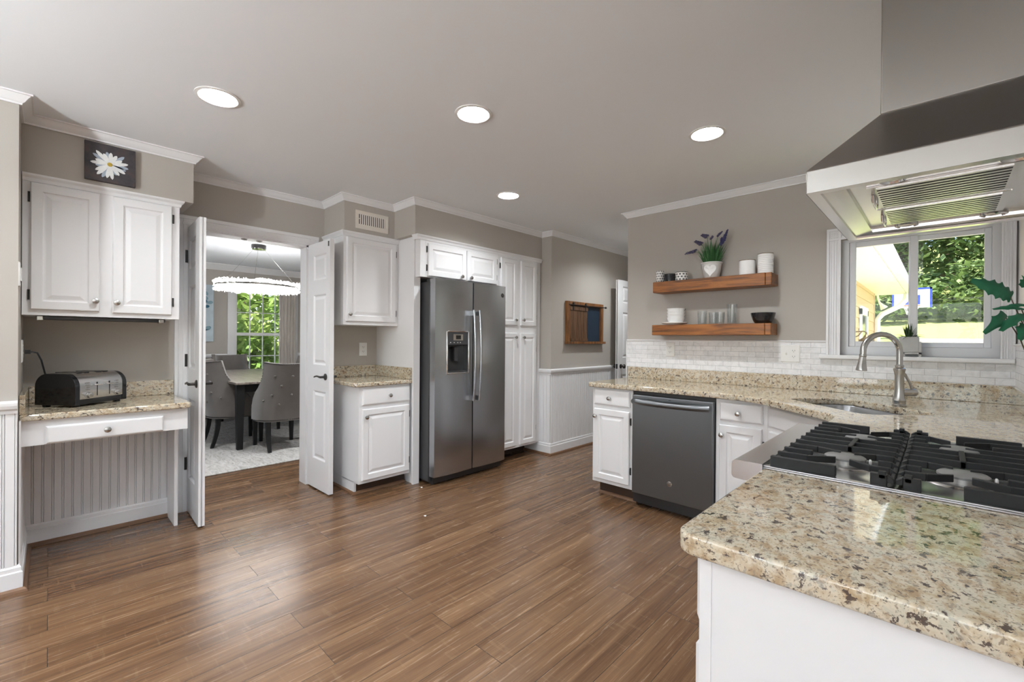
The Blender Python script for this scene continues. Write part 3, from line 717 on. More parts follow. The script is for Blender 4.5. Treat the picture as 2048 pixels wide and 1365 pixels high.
def emblem(parent, fr, u, z, d, r, mat1, mat2):
    c = MB(); c.lathe(fr.p(u, z, d), [(r, 0), (r, .002), (r*.9, .0025), (0, .0025)], 24, fr.n); o = part('emblem', c, mat1, parent, smooth=40)
    c = MB()
    for k in range(4):      # four swirls round the rim, script loops inside
        a = k*PI/2+.4; c.tube([fr.p(u+r*.78*math.cos(a+s*.11), z+r*.78*math.sin(a+s*.11), d+.0027+0*s) for s in range(9)], r*.045, 5)
    c.tube([fr.p(u+r*x, z+r*y, d+.0028) for x, y in ((-.05, .30), (-.25, .42), (-.45, .20), (-.42, -.1), (-.2, -.15), (-.08, .1), (-.12, -.35), (-.35, -.42))], r*.05, 5)
    c.tube([fr.p(u+r*x, z+r*y, d+.0028) for x, y in ((.42, .32), (.22, .42), (.08, .25), (.28, .05), (.05, -.15), (.15, -.38), (.4, -.32), (.5, -.12))], r*.05, 5)
    part('emblem_script', c, mat2, o, smooth=50); return o
emblem(d2_, west(-3.165), 3.065, 1.685, .080, .020, BLACKS, NICKEL)

# ------------------------------------------------------------------ hall wall frame
fr = west(XH)
t = thing('barn_door_wall_frame', (XH+.03, 4.42, 1.21), 'brown wooden wall frame with a sliding plank door, on the hall wall', 'wall decor')
mb = MB(); mb.fb(fr, 4.05, 4.10, 1.24, 1.70, 0, .035); mb.fb(fr, 4.745, 4.79, 1.24, 1.70, 0, .035); mb.fb(fr, 4.10, 4.745, 1.655, 1.70, 0, .035); mb.fb(fr, 4.045, 4.815, 1.212, 1.24, 0, .055)
part('frame', mb, FRAMEW, t, bevel=.002)
part('chalkboard', MB().fb(fr, 4.10, 4.745, 1.24, 1.655, 0, .010), CHALK, t)
bd = MB(); 
for i in range(5): bd.fb(fr, 4.105+i*.069, 4.105+(i+1)*.069-.002, 1.245, 1.645, .012, .028)
bd.fb(fr, 4.105, 4.450, 1.245, 1.275, .028, .036); bd.fb(fr, 4.105, 4.450, 1.60, 1.635, .028, .036)
o = part('sliding_door', bd, PLANKW, t)
for u in (4.16, 4.40):
    c = MB(); c.lathe(fr.p(u, 1.675, .037), [(.016, 0), (.016, .008), (.006, .010)], 16, fr.n); c.fb(fr, u-.006, u+.006, 1.60, 1.675, .036, .041); part('roller', c, BLACKM, o)
c = MB().tube([fr.p(4.08, 1.662, .040), fr.p(4.835, 1.662, .040)], .005, 8); c.lathe(fr.p(4.835, 1.662, .040), [(.012, -.008), (.012, .008)], 12, (0, 1, 0)); part('track_rail', c, BLACKM, t)

# ------------------------------------------------------------------ window run
fr = north(3.10)
t = thing('base_cabinet', (-1.86, 3.4, 0), 'narrow white cabinet with drawer and door at the left of the dishwasher', 'cabinet')
part('body', MB().box(-2.055, -1.695, 3.10, YN-.002, .11, .872), PAINT, t)
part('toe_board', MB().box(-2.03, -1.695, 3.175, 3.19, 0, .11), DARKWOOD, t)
part('shoe_moulding', MB().sweep([(-1.695, 3.175), (-2.03, 3.175)], SHOEP, -1), SHOE, t)
cab_drawer(t, fr, -2.035, -1.715, .738, .862, 0, (-1.886, .797))
cab_door(t, fr, -2.035, -1.717, .14, .705, 0, (-2.015, .645), -1.712, (.25, .63))
t = thing('dishwasher', (-1.39, 3.4, 0), 'stainless dishwasher with a curved bar handle under the window counter', 'dishwasher')
part('tub', MB().box(-1.690, -1.085, 3.105, YN-.03, .03, .870), BLACKS, t)
part('toe_kick', MB().box(-1.690, -1.085, 3.17, 3.185, 0, .105), BLACKS, t)
dd = part('door', MB().box(-1.683, -1.092, 3.066, 3.105, .108, .846), STEELD, t, bevel=.005, seg=3)
fdw = north(3.066); h = MB(); n = 14
h.tube([fdw.p(-1.668+.556*i/n, .800, .016+.040*math.sin(PI*i/n)**.6) for i in range(n+1)], .020, 14, 1.0)
part('handle', h, STEELD, dd, smooth=50)
emblem(dd, fdw, -1.386, .235, 0, .019, NICKEL, GREYP)
part('vent_slot', MB().fb(fdw, -1.40, -1.38, .828, .832, 0, .0006), BLACKS, dd)
t = thing('base_cabinet', (-.92, 3.4, 0), 'white cabinet with drawer and door between the dishwasher and corner sink', 'cabinet')
part('body', MB().box(-1.082, -.775, 3.10, YN-.002, .11, .872), PAINT, t)
part('toe_board', MB().box(-1.082, -.775, 3.175, 3.19, 0, .11), DARKWOOD, t)
cab_drawer(t, fr, -1.055, -.800, .735, .855, 0, (-.938, .79))
cab_door(t, fr, -1.058, -.802, .14, .706, 0, (-1.038, .64), -.797, (.25, .60))
# diagonal sink cabinet
A = Vector((-.775, 3.10, 0)); B = Vector((-.305, 2.63, 0)); ud = (B-A).normalized(); nd = Vector((-ud.y, ud.x, 0)); nd = nd if nd.x < 0 else -nd
fdg = FR(A, ud, nd); LD = (B-A).length
t = thing('corner_sink_cabinet', (-.3, 3.2, 0), 'white angled corner cabinet below the sink, behind the cooktop', 'cabinet')
part('body', MB().slab([(-.775, 3.10), (-.305, 2.63), (.30, 2.63), (.30, YN-.002), (-.775, YN-.002)], .11, .66), PAINT, t)
c = MB(); c.fb(fdg, 0, LD, .11, .872, -.02, 0); part('face_frame', c, PAINT, t)
cab_drawer(t, fdg, .04, LD-.04, .735, .855, 0)
o = cab_door(t, fdg, .04, LD/2-.003, .14, .706, 0, (LD/2-.03, .64), .036, (.25, .62)); o = cab_door(t, fdg, LD/2+.003, LD-.04, .14, .706, 0, (LD/2+.03, .64), LD-.036, (.25, .62))
part('toe_board', MB().fb(fdg, .06, LD-.06, 0, .11, -.08, -.065), DARKWOOD, t)
# range base and end cabinet
t = thing('range_base_cabinet', (0, 1.7, 0), 'white base cabinet under the gas cooktop, facing the refrigerator', 'cabinet')
part('body', MB().box(-.305, XE-.002, 1.33, 2.628, .11, .862), PAINT, t)
fe = FR((-.305, 0, 0), (0, -1, 0), (-1, 0, 0))
cab_door(t, fe, -1.70, -1.36, .14, .80, 0, (-1.67, .74)); cab_door(t, fe, -2.06, -1.72, .14, .80, 0, (-1.75, .74)); cab_door(t, fe, -2.55, -2.10, .14, .80, 0, (-2.13, .74))
part('toe_board', MB().box(-.235, -.22, .82, 2.6, 0, .11), DARKWOOD, t)
t = thing('base_cabinet', (0, 1.06, 0), 'white end cabinet with plain side panel under the near granite counter', 'cabinet')
part('body', MB().box(-.305, XE-.002, .820, 1.328, .11, .872), PAINT, t)
c = MB(); c.box(-.305, XE-.002, .802, .8195, 0.0, .872); part('side_panel', c, PAINT, t, bevel=.002)
part('corner_stile', MB().box(-.305, -.285, .7995, .802, .0, .872), PAINT, t)
cab_drawer(t, fe, -1.30, -.83, .742, .862, 0, (-1.07, .80)); cab_door(t, fe, -1.30, -.83, .14, .700, 0, (-1.27, .64), -.826, (.25, .59)).children
# counter: U-shaped slab with sink hole and cooktop notch
SC = Vector((-.335, 3.015, 0)); sa = -PI/4
def sinkpoly(hw, hd, r, n=6):
    pts = []
    for a, b in rrect(-hw, hw, -hd, hd, r, n): pts.append((SC.x+a*math.cos(sa)-b*math.sin(sa), SC.y+a*math.sin(sa)+b*math.cos(sa)))
    return pts
outer = [(-2.068, YN-.001), (-2.088, YN-.02)]+arc(-2.088+.03, 3.062+.03, .03, PI, 1.5*PI, 5)+[(-1.05, 3.060), (-.95, 3.048), (-.86, 3.015), (-.76, 2.948), (-.42, 2.612), (-.372, 2.560), (-.352, 2.50), (-.350, 2.4), (-.350, 2.112)]
outer += [(.195, 2.112), (.195, 1.333), (-.345, 1.333)]+arc(-.345+.035, .782+.035, .035, PI, 1.5*PI, 6)+[(XE-.001, .782), (XE-.001, YN-.001)]
cu = bpy.data.curves.new('c', 'CURVE'); cu.dimensions = '2D'; cu.fill_mode = 'BOTH'; cu.extrude = .0125; cu.bevel_depth = .0060; cu.bevel_resolution = 3; cu.offset = -.006
for pl in (outer, sinkpoly(.295, .185, .07)):
    sp = cu.splines.new('POLY'); sp.points.add(len(pl)-1); sp.use_cyclic_u = True
    for q, (x, y) in zip(sp.points, pl): q.co = (x, y, 0, 1)
oc = bpy.data.objects.new('c', cu); COL.objects.link(oc); dg = bpy.context.evaluated_depsgraph_get(); dg.update()
me = bpy.data.meshes.new_from_object(oc.evaluated_get(dg)); bpy.data.objects.remove(oc)
me.name = 'slab'; me.materials.clear(); me.materials.append(GRANITE)
t = thing('kitchen_countertop', (-.9, 3.4, .873), 'long speckled granite counter running under the window to the near end', 'countertop')
o = bpy.data.objects.new('slab', me); COL.objects.link(o); o.parent = t; o.location = Vector((0, 0, .8955))-Vector(t.location)
part('backsplash', MB().box(-2.085, XE-.001, YN-.022, YN-.001, .9145, 1.016), GRANITE, t, bevel=.002)
part('side_splash', MB().box(XE-.023, XE-.001, 1.30, YN-.022, .9145, 1.016), GRANITE, t, bevel=.002)
# sink
def loft(loops):
    mb = MB(); n = len(loops[0][0]); vs = []
    for pl, z in loops: vs += [(x, y, z) for x, y in pl]
    fs = [(k*n+i, k*n+(i+1) % n, (k+1)*n+(i+1) % n, (k+1)*n+i) for k in range(len(loops)-1) for i in range(n)]
    fs.append(tuple((len(loops)-1)*n+i for i in range(n))); return mb.add(vs, fs)
t = thing('kitchen_sink', (SC.x, SC.y, .69), 'stainless undermount corner sink set in the granite below the window', 'sink')
part('basin', loft([(sinkpoly(.315, .205, .08), .8765), (sinkpoly(.300, .190, .075), .8765), (sinkpoly(.296, .186, .07), .87), (sinkpoly(.285, .175, .07), .72), (sinkpoly(.26, .15, .06), .70)]), STEEL, t, smooth=40, recalc=False)
c = MB(); c.lathe((SC.x, SC.y, .7005), [(.045, 0), (.045, .004), (.03, .005), (.028, .001), (0, .001)], 24); part('drain', c, CHROME, t, smooth=40)
# faucet
fbp = Vector((-.162, 3.181, .9145)); dv = Vector((-1, -1, 0)).normalized()
t = thing('kitchen_faucet', fbp, 'brushed nickel gooseneck faucet standing behind the corner sink', 'faucet')
c = MB(); c.lathe(fbp, [(.031, 0), (.032, .006), (.028, .010), (.0275, .024), (.030, .030), (.0245, .045), (.0205, .10), (.020, .16), (.024, .185), (.0265, .196), (.0265, .201), (.018, .206), (.0195, .212), (.0195, .218), (.0155, .222)], 28); part('body', c, NICKEL, t, smooth=40)
R_ = .100; top = fbp+Vector((0, 0, .30)); pts = [fbp+Vector((0, 0, .215)), fbp+Vector((0, 0, .26))]
for i in range(15):
    a = PI*i/14*1.02; pts.append(top+dv*(R_*(1-math.cos(a)))+Vector((0, 0, R_*math.sin(a)*.95-.01)))
pts.append(pts[-1]+Vector((0, 0, -.012))+dv*.001)
part('spout', MB().tube(pts, .0145, 16), NICKEL, t, smooth=60)
e = pts[-1]; ax = Vector((dv.x*.10, dv.y*.10, -1)).normalized(); c = MB(); c.lathe(e, [(.0155, -.004), (.0165, .002), (.0165, .008), (.015, .010), (.017, .03), (.021, .058), (.025, .078), (.025, .084), (.018, .086)], 22, ax); part('spray_head', c, NICKEL, t, smooth=40)
hv = Vector((.62, .55, 0)).normalized(); hb = fbp+Vector((0, 0, .072)); c = MB()
c.lathe(hb, [(.020, .0), (.0195, .03), (.0205, .036), (.0205, .048), (.0195, .052), (.0205, .06), (.021, .078), (.017, .086), (0, .088)], 20, hv)
c.tube([hb+hv*.070+Vector((0, 0, .012)), hb+hv*.055+Vector((0, 0, .05)), hb+hv*.030+Vector((0, 0, .095)), hb+hv*.012+Vector((0, 0, .115))], [.007, .0065, .007, .0075], 10); part('lever_handle', c, NICKEL, t, smooth=50)

# backsplash tile and window
t_ = MB(); t_.box(-2.106, WX0-.075, YN-.008, YN, 1.016, 1.254); t_.box(WX0-.075, XE, YN-.008, YN, 1.016, 1.142)
struct('trim_16', t_, TILE)
struct('trim_17', MB().box(XE-.008, XE, .80, YN-.008, 1.016, 1.24), TILE)
def pencil(path, z, name): struct(name, MB().sweep(path, [(0, z), (.012, z), (.016, z+.006), (.012, z+.012), (0, z+.014)]), PAINT)
pencil([(-2.108, YN-.002), (WX0-.076, YN-.002)], 1.252, 'trim_18'); pencil([(XE-.002, YN-.02), (XE-.002, .80)], 1.240, 'trim_19')
struct('trim_20', MB().box(-2.114, -2.106, YN-.012, YN, .914, 1.262), PAINT)
fn = north(YN)
c = MB()
def cas(mb, u0, u1, z0, z1, vert):
    if vert: 
        w = u1-u0
        mb.fb(fn, u0, u1, z0, z1, 0, .012)
        for a, b, d in ((0, .2, .022), (.28, .36, .016), (.46, .54, .016), (.64, .72, .016), (.84, 1, .019)): mb.fb(fn, u0+a*w, u0+b*w, z0, z1, 0, d)
    else:
        h = z1-z0; mb.fb(fn, u0, u1, z0, z1, 0, .0125)
        for a, b, d in ((.8, 1, .0225), (.64, .72, .0165), (.46, .54, .0165), (.28, .36, .0165), (0, .16, .0195)): mb.fb(fn, u0, u1, z0+a*h, z0+b*h, 0, d)
cas(c, WX0-.075, WX0+.005, 1.168, 2.03, True); cas(c, WX1+.052, WX1-.005, 1.168, 2.03, True); cas(c, WX0-.075, WX1+.052, 1.950, 2.03, False)
struct('trim_21', c, PAINT, bevel=.0015)
struct('trim_22', MB().box(WX0-.11, XE-.010, YN-.045, YN+.06, 1.142, 1.168), PAINT, bevel=.004)
VINYL = plain('white_vinyl', (.74, .75, .77), .4, var=.01)
wy = YN+.055; fv = north(wy+.04)
c = MB()
for a in ((WX0, WX0+.042, WZ0, WZ1), (WX1-.036, WX1, WZ0, WZ1), (WX0+.042, WX1-.036, WZ0, WZ0+.058), (WX0+.042, WX1-.036, WZ1-.02, WZ1)): c.fb(fv, *a, -.03, .055)
win = struct('window_1', c, VINYL, 'white two-pane sliding window above the corner sink')
def sash(u0, u1, z0, z1, d, b, name):
    c = MB()
    for a in ((u0, u0+b, z0, z1), (u1-b, u1, z0, z1), (u0+b, u1-b, z0, z0+b), (u0+b, u1-b, z1-b, z1)): c.fb(fv, *a, d, d+.028)
    s_ = part(name, c, VINYL, win, bevel=.003)
    g = MB().fb(fv, u0+b, u1-b, z0+b, z1-b, d+.012, d+.016); part('glass', g, GLASS, s_)
MX = -.132
sash(WX0+.042, MX+.022, WZ0+.058, WZ1-.02, .012, .036, 'sash'); sash(MX-.024, WX1-.036, WZ0+.058, WZ1-.02, -.02, .030, 'sash')
# sill planter
t = thing('sill_planter', (-.145, YN-.005, 1.168), 'grass-like green plant in a grey concrete cube pot on the windowsill', 'plant')
c = MB(); c.box(-.192, -.100, YN-.040, YN+.045, 1.196, 1.292); part('pot', c, CONC, t, bevel=.003)
c = MB(); c.box(-.100, -.088, YN-.042, YN-.030, 1.168, 1.262); c.box(-.172, -.088, YN-.042, YN+.04, 1.184, 1.195); c.box(-.178, -.166, YN-.042, YN-.030, 1.168, 1.195); c.box(-.100, -.088, YN+.02, YN+.032, 1.168, 1.195); part('stand', c, CONC, t)
def blades(mb, c, n, L0, L1, w, spread, rn, droop=.5):
    for i in range(n):
        a = rn.uniform(0, 2*PI); el = rn.uniform(.2, 1.0); L = rn.uniform(L0, L1); h = Vector((math.cos(a), math.sin(a), 0))
        sd = Vector((-h.y, h.x, 0)); b = Vector(c)+h*rn.uniform(0, spread); vs = []; k = 5
        for j in range(k+1):
            s = j/k; p = b+h*(L*s*(1-el)*1.1)+Vector((0, 0, L*(s*el-droop*(1-el)*s*s))); ww = w*(1-s)**.7*(.6+.8*min(1, s*3)) if j < k else 0.0004
            vs += [p-sd*ww, p+sd*ww, p+Vector((0, 0, -ww*.5))]
        fs = []
        for j in range(k):
            a0 = 3*j; fs += [(a0, a0+3, a0+5, a0+2), (a0+2, a0+5, a0+4, a0+1), (a0, a0+1, a0+4, a0+3)]
        mb.add(vs, fs)
mb = MB(); blades(mb, (-.146, YN+.002, 1.288), 60, .06, .115, .0042, .02, random.Random(5)); part('foliage', mb, SUCC, t, recalc=False)
plate('wall_outlet', fn, -1.690, 1.182, .078, .122, 'white outlet on the tile backsplash under the left end of the shelves', 'o', .008)
plate('outlet_switch', fn, -.790, 1.170, .122, .124, 'white double plate with a switch and outlet on the tile left of the window', 'so', .008)

# ------------------------------------------------------------------ floating shelves and what stands on them
SY0 = 3.562
def shelf(label, x0, x1, z0, z1):
    t = thing('floating_shelf', ((x0+x1)/2, YN, z0), label, 'shelf', 'stained wood floating shelves')
    part('box', MB().box(x0, x1-.040, SY0, YN-.001, z0, z1), SHELFW, t, bevel=.004)
    part('end_block', MB().box(x1-.0395, x1, SY0+.001, YN-.001, z0+.001, z1-.001), SHELFW, t, bevel=.004)
shelf('upper stained wood floating shelf holding the lavender pot', -1.772, -.874, 1.662, 1.752)
shelf('lower stained wood floating shelf holding the bowls and glasses', -1.778, -.875, 1.303, 1.389)
ZU = 1.7525; ZL = 1.3895
PAT = None
def _pattern():
    a = N('black_flower_print'); tc = a.obj(); sep = a.node('ShaderNodeSeparateXYZ'); a.l.new(tc, sep.inputs[0])
    ang = a.math('ARCTAN2', sep.outputs[1], sep.outputs[0])
    u = a.math('MULTIPLY', ang, 11/(2*PI)); v = a.math('MULTIPLY', sep.outputs[2], 47.0)
    row = a.math('FLOOR', v); sh = a.math('MULTIPLY', a.math('MODULO', row, 2.0), .5)
    fu = a.math('SUBTRACT', a.math('FRACT', a.math('ADD', a.math('ADD', u, sh), 20.0)), .5); fv_ = a.math('SUBTRACT', a.math('FRACT', v), .5)
    r = a.math('SQRT', a.math('ADD', a.math('POWER', fu, 2.0), a.math('POWER', fv_, 2.0)))
    th = a.math('ARCTAN2', fv_, fu); pet = a.math('ADD', .29, a.math('MULTIPLY', a.math('COSINE', a.math('MULTIPLY', th, 5.0)), .12))
    f = a.math('LESS_THAN', r, pet); a.set(a.mix(f, (.78, .77, .74), (.018, .018, .02)), .3); return a.m
PAT = _pattern()
def cup(name, x, y, z, r, h, mat, label, cat, group=None, rim=None, taper=1.0):
    c = MB(); c.lathe((x, y, z), [(r*taper*.92, 0), (r*taper, .004), (r, h-.004), (r*.985, h), (r*.93, h), (r*.91, h*.5), (r*.88*taper, .008), (0, .008)], 32)
    o = part(name, c, mat, smooth=40, origin=(x, y, z)); tag(o, label, cat, group)
    if rim: 
        c = MB(); c.lathe((x, y, z), [(r*.93, h-.001), (r*1.005, h-.002), (r*1.005, h+.002), (r*.93, h+.002), (r*.93, h-.001)], 32); part('rim', c, rim, o, smooth=40)
    return o
cup('spice_jar', -1.742, 3.635, ZU, .034, .098, PAT, 'tall black and white flower-print jar at the left end of the upper shelf', 'jar', 'small jars on the upper shelf')
c = cup('black_jar', -1.655, 3.64, ZU, .049, .066, GLAZE, 'squat plain black jar between the two flower-print jars', 'jar', 'small jars on the upper shelf')
c = cup('print_bowl', -1.555, 3.635, ZU, .049, .070, PAT, 'squat black and white flower-print jar, right of the plain black jar', 'jar', 'small jars on the upper shelf', GLAZE)
t = thing('lavender_pot', (-1.315, 3.64, ZU), 'lavender plant in a pale pot with a heart, on the upper shelf', 'plant')
POTM = plain('pale_glazed_pot', (.62, .61, .59), .35, var=.05)
px, py = -1.318, 3.645
c = MB(); c.lathe((px, py, ZU), [(.050, 0), (.056, .006), (.066, .06), (.074, .112), (.079, .116), (.079, .124), (.073, .124), (.068, .10), (0, .098)], 36); pot = part('pot', c, POTM, t, smooth=40)
hn = Vector((.16, -1, 0)).normalized(); hu = Vector((-hn.y, hn.x, 0)); hu = hu if hu.x > 0 else -hu
def on_pot(a, b): # a across, b up: lies on the pot wall
    r = .056+(b/.124)*.021+.0035; th = a/.066; d = (hn*math.cos(th)+hu*math.sin(th)); return Vector((px, py, ZU+b))+d*r
heart = []
for i in range(28):
    s = 2*PI*i/28; heart.append((.0029*16*math.sin(s)**3*.92, .060+.0031*(13*math.cos(s)-5*math.cos(2*s)-2*math.cos(3*s)-math.cos(4*s))))
c = MB(); vs = [on_pot(a, b) for a, b in heart]+[on_pot(0, .062)]
c.add(vs, [(i, (i+1) % 28, 28) for i in range(28)]); part('heart', c, CERAM, pot, recalc=False)
c = MB().tube([on_pot(a, b) for a, b in heart]+[on_pot(*heart[0])], .0022, 6)
for sx in (-1, 1): c.tube([on_pot(sx*(.018+.010*math.cos(s*.7)*(1-s/16)), .078+.010*math.sin(s*.7)*(1-s/16)) for s in range(14)], .0013, 5)
c.tube([on_pot(0, .035), on_pot(.006, .05), on_pot(-.006, .062), on_pot(.002, .078)], .0013, 5); part('heart_relief', c, CERAM, pot, smooth=50)
mb = MB(); rn = random.Random(11)
for k in range(330):
    a = rn.uniform(0, 2*PI); rad = rn.uniform(0, .045); b = Vector((px+rad*math.cos(a), py+rad*math.sin(a)*.9, ZU+.10)); lean = Vector((math.cos(a), math.sin(a)*.8, 0))*rn.uniform(.0, .085); h = rn.uniform(.08, .235)*(1-rad*6)
    p1 = b+lean*.6+Vector((0, 0, h*.6)); p2 = b+lean*1.1+Vector((0, 0, h)); sd = Vector((rn.uniform(-1, 1), rn.uniform(-1, 1), 0)).normalized()*.0030
    mb.add([b-sd*.5, b+sd*.5, p1-sd, p1+sd, p2, p1+Vector((sd.y, -sd.x, 0))*.5], [(0, 1, 3, 2), (2, 3, 4), (2, 5, 4), (5, 3, 4)])
part('foliage', mb, LAV, t, recalc=False)
FL2 = plain('violet_bloom', (.045, .045, .13), .8, var=.3, scale=40)
for (ex, ez, dx, dz, mt) in ((-1.445, 1.985, -.075, -.01, LAVF), (-1.395, 2.035, -.05, .03, LAVF), (-1.352, 2.088, -.04, .02, LAVF), (-1.318, 2.075, .01, .0, LAVF), (-1.268, 2.085, .03, .02, LAVF), (-1.225, 2.030, .01, .055, FL2), (-1.222, 2.045, .025, .07, FL2), (-1.240, 2.010, .0, .05, FL2)):
    b0 = Vector((px+(ex-px)*.25, py, ZU+.12)); e0 = Vector((ex, py-.01, ez)); e1 = e0+Vector((dx, -.005, dz))
    c = MB().tube([b0, b0.lerp(e0, .6)+Vector((0, 0, .02)), e0], .0014, 5); st = part('flower_stem', c, LAV, t)
    c = MB(); rn = random.Random(int(ez*1000))
    for k in range(26):
        s = k/25; q = e0.lerp(e1, s); a = k*2.4; w = .0125*(1-.5*s); c.sphere(q+Vector((math.cos(a)*w*.6, math.sin(a)*w, math.sin(a+1)*w*.9)), .0085*(1-.35*s), 6)
    part('bloom', c, mt, st, smooth=60)
def canister(x, r, h, label, rid):
    pr = [(r*.97, 0), (r, .004)]
    if rid: pr += [(r+.0012*math.sin(i*PI/2), .006+(h-.012)*i/40) for i in range(41)]
    pr += [(r, h-.004), (r*.985, h), (r*.93, h), (r*.92, .02), (0, .015)]
    c = MB(); c.lathe((x, 3.64, ZU), pr, 36); o = part('canister', c, CERAM, smooth=40, origin=(x, 3.64, ZU)); tag(o, label, 'canister', 'white canisters')
    c = MB(); c.lathe((x, 3.64, ZU), [(r*.93, h-.001), (r*1.01, h-.001), (r*1.01, h+.003), (r*.5, h+.004), (0, h+.004)], 32); part('rim', c, BRASS, o, smooth=40)
canister(-1.057, .056, .108, 'shorter white canister with a dark rim on the upper shelf', False)
canister(-.933, .052, .143, 'taller ribbed white canister at the right end of the upper shelf', True)
# lower shelf
c = MB(); c.lathe((-1.612, 3.635, ZL), [(.055, 0), (.058, .004), (.095, .012), (.103, .017), (.102, .020), (.09, .016), (.05, .010), (0, .009)], 36)
tag(part('plate', c, CERAM, smooth=40), 'white plate under the stack of white bowls on the lower shelf', 'plate')
nb = 4
for i in range(nb):
    z = ZL+.0105+i*.025; c = MB()
    c.lathe((-1.600, 3.635, z), [(.040, 0), (.054, .010), (.066, .026), (.0715, .046), (.0725, .050), (.069, .050), (.0665, .044), (.062, .028), (.05, .014), (0, .010)] if i == 0 else [(.045, .0), (.058, .010), (.066, .026), (.0705, .044), (.0735, .046), (.0735, .050), (.0695, .050), (.067, .044), (.062, .028), (.05, .014), (0, .010)], 36)
    lab = ['white bowl at the bottom of the stack on the white plate', 'white bowl second from the bottom of the shelf stack', 'white bowl second from the top of the shelf stack', 'white bowl on top of the stack on the lower shelf'][i]
    tag(part('bowl', c, CERAM, smooth=40, origin=(-1.6, 3.635, z)), lab, 'bowl', 'stacked white bowls')
def tumbler(x, y, r, h, label):
    c = MB(); c.lathe((x, y, ZL), [(r*.86, 0), (r*.88, .004), (r, h), (r*.95, h), (r*.83, .012), (0, .011)], 24); o = part('drinking_glass', c, TUMBLER, smooth=40, origin=(x, y, ZL)); tag(o, label, 'glass', 'clear glasses on the lower shelf')
    c = MB()
    for k in range(12):
        a = 2*PI*k/12; c.tube([(x+math.cos(a)*r*.885, y+math.sin(a)*r*.885, ZL+.012), (x+math.cos(a)*(r*.985), y+math.sin(a)*(r*.985), ZL+h*.86)], .0017, 5)
    part('cut_flutes', c, TUMBLER, o, smooth=50)
tumbler(-1.382, 3.63, .036, .108, 'clear fluted tumbler, leftmost of the glasses on the lower shelf')
tumbler(-1.300, 3.645, .036, .094, 'short clear tumbler, second from the left on the lower shelf')
tumbler(-1.238, 3.60, .036, .092, 'short clear tumbler, third from the left on the lower shelf')
tumbler(-1.158, 3.63, .036, .150, 'tall clear glass, rightmost and highest on the lower shelf')
c = MB(); c.lathe((-.945, 3.637, ZL), [(.048, 0), (.056, .004), (.068, .025), (.078, .055), (.082, .076), (.079, .077), (.074, .055), (.06, .018), (0, .010)], 36)
tag(part('black_bowl', c, GLAZE, smooth=40), 'glossy black bowl at the right end of the lower shelf', 'bowl')

# ------------------------------------------------------------------ cooktop
CY0, CY1 = 1.338, 2.107
t = thing('gas_cooktop', (-.1, 1.72, .86), 'stainless gas cooktop with black iron grates set in the granite', 'cooktop')
c = MB(); c.box(-.345, .190, CY0, CY1, .863, .9165)
c.box(-.345, .190, CY0, CY0+.018, .9165, .921); c.box(-.345, .190, CY1-.018, CY1, .9165, .921); c.box(.165, .190, CY0+.018, CY1-.018, .9165, .921); part('pan', c, TOPST, t, bevel=.002)
pr = [(-.345, .925), (-.395, .925)]+arc(-.410, .9125, .0125, PI/2, PI, 5)+[(-.4225, .890)]+arc(-.412, .884, .0105, PI, 1.5*PI, 4)+[(-.345, .870)]
part('front_ledge', MB().prism(FR((0, CY0-.006, 0), (1, 0, 0), (0, 1, 0)), pr, 0, CY1-CY0+.012), TOPST, t, smooth=50)
for k in range(5):
    y = CY0+.10+k*.142; c = MB(); c.lathe((-.4225, y, .888), [(.004, 0), (.004, .001)], 8, (-1, 0, 0)); 
for bx in (-.19, .04):
    for by in (1.53, 1.885):
        c = MB(); c.lathe((bx, by, .9165), [(.075, 0), (.07, .003), (.05, .004), (0, .004)], 28); part('burner_bowl', c, TOPST, t, smooth=40)
        c = MB(); c.lathe((bx, by, .9205), [(.036, 0), (.036, .008), (.042, .009), (.042, .013)], 32)
        o = part('burner', c, plain('burner_alloy', (.55, .53, .50), .45, .8), t, smooth=30)
        c = MB(); c.lathe((bx, by, .9335), [(.047, 0), (.047, .005), (.043, .008), (0, .009)], 32); part('burner_cap', c, plain('burner_cap_grey', (.20, .195, .19), .5), o, smooth=40)
        c = MB(); c.lathe((bx+.055, by, .918), [(.0035, 0), (.0035, .018), (.002, .022)], 10); part('igniter', c, CERAM, t)
GZ = .9465; XV = -.075; hy = .0062
def bar(mb, x0, x1, y, z1=GZ, z0=None, y2=None, hw=hy):
    y2 = y if y2 is None else y2; z0 = z0 or z1-.017
    mb.hexa([(x, yy+o, z) for x, yy in ((x0, y), (x1, y2)) for o in (-hw, hw) for z in (z0, z1)])
YB = [1.363+.0658*k for k in range(11)]; DY = CY1-.02-2.021
YB = [1.362+(CY1-.022-1.362)*k/10 for k in range(11)]
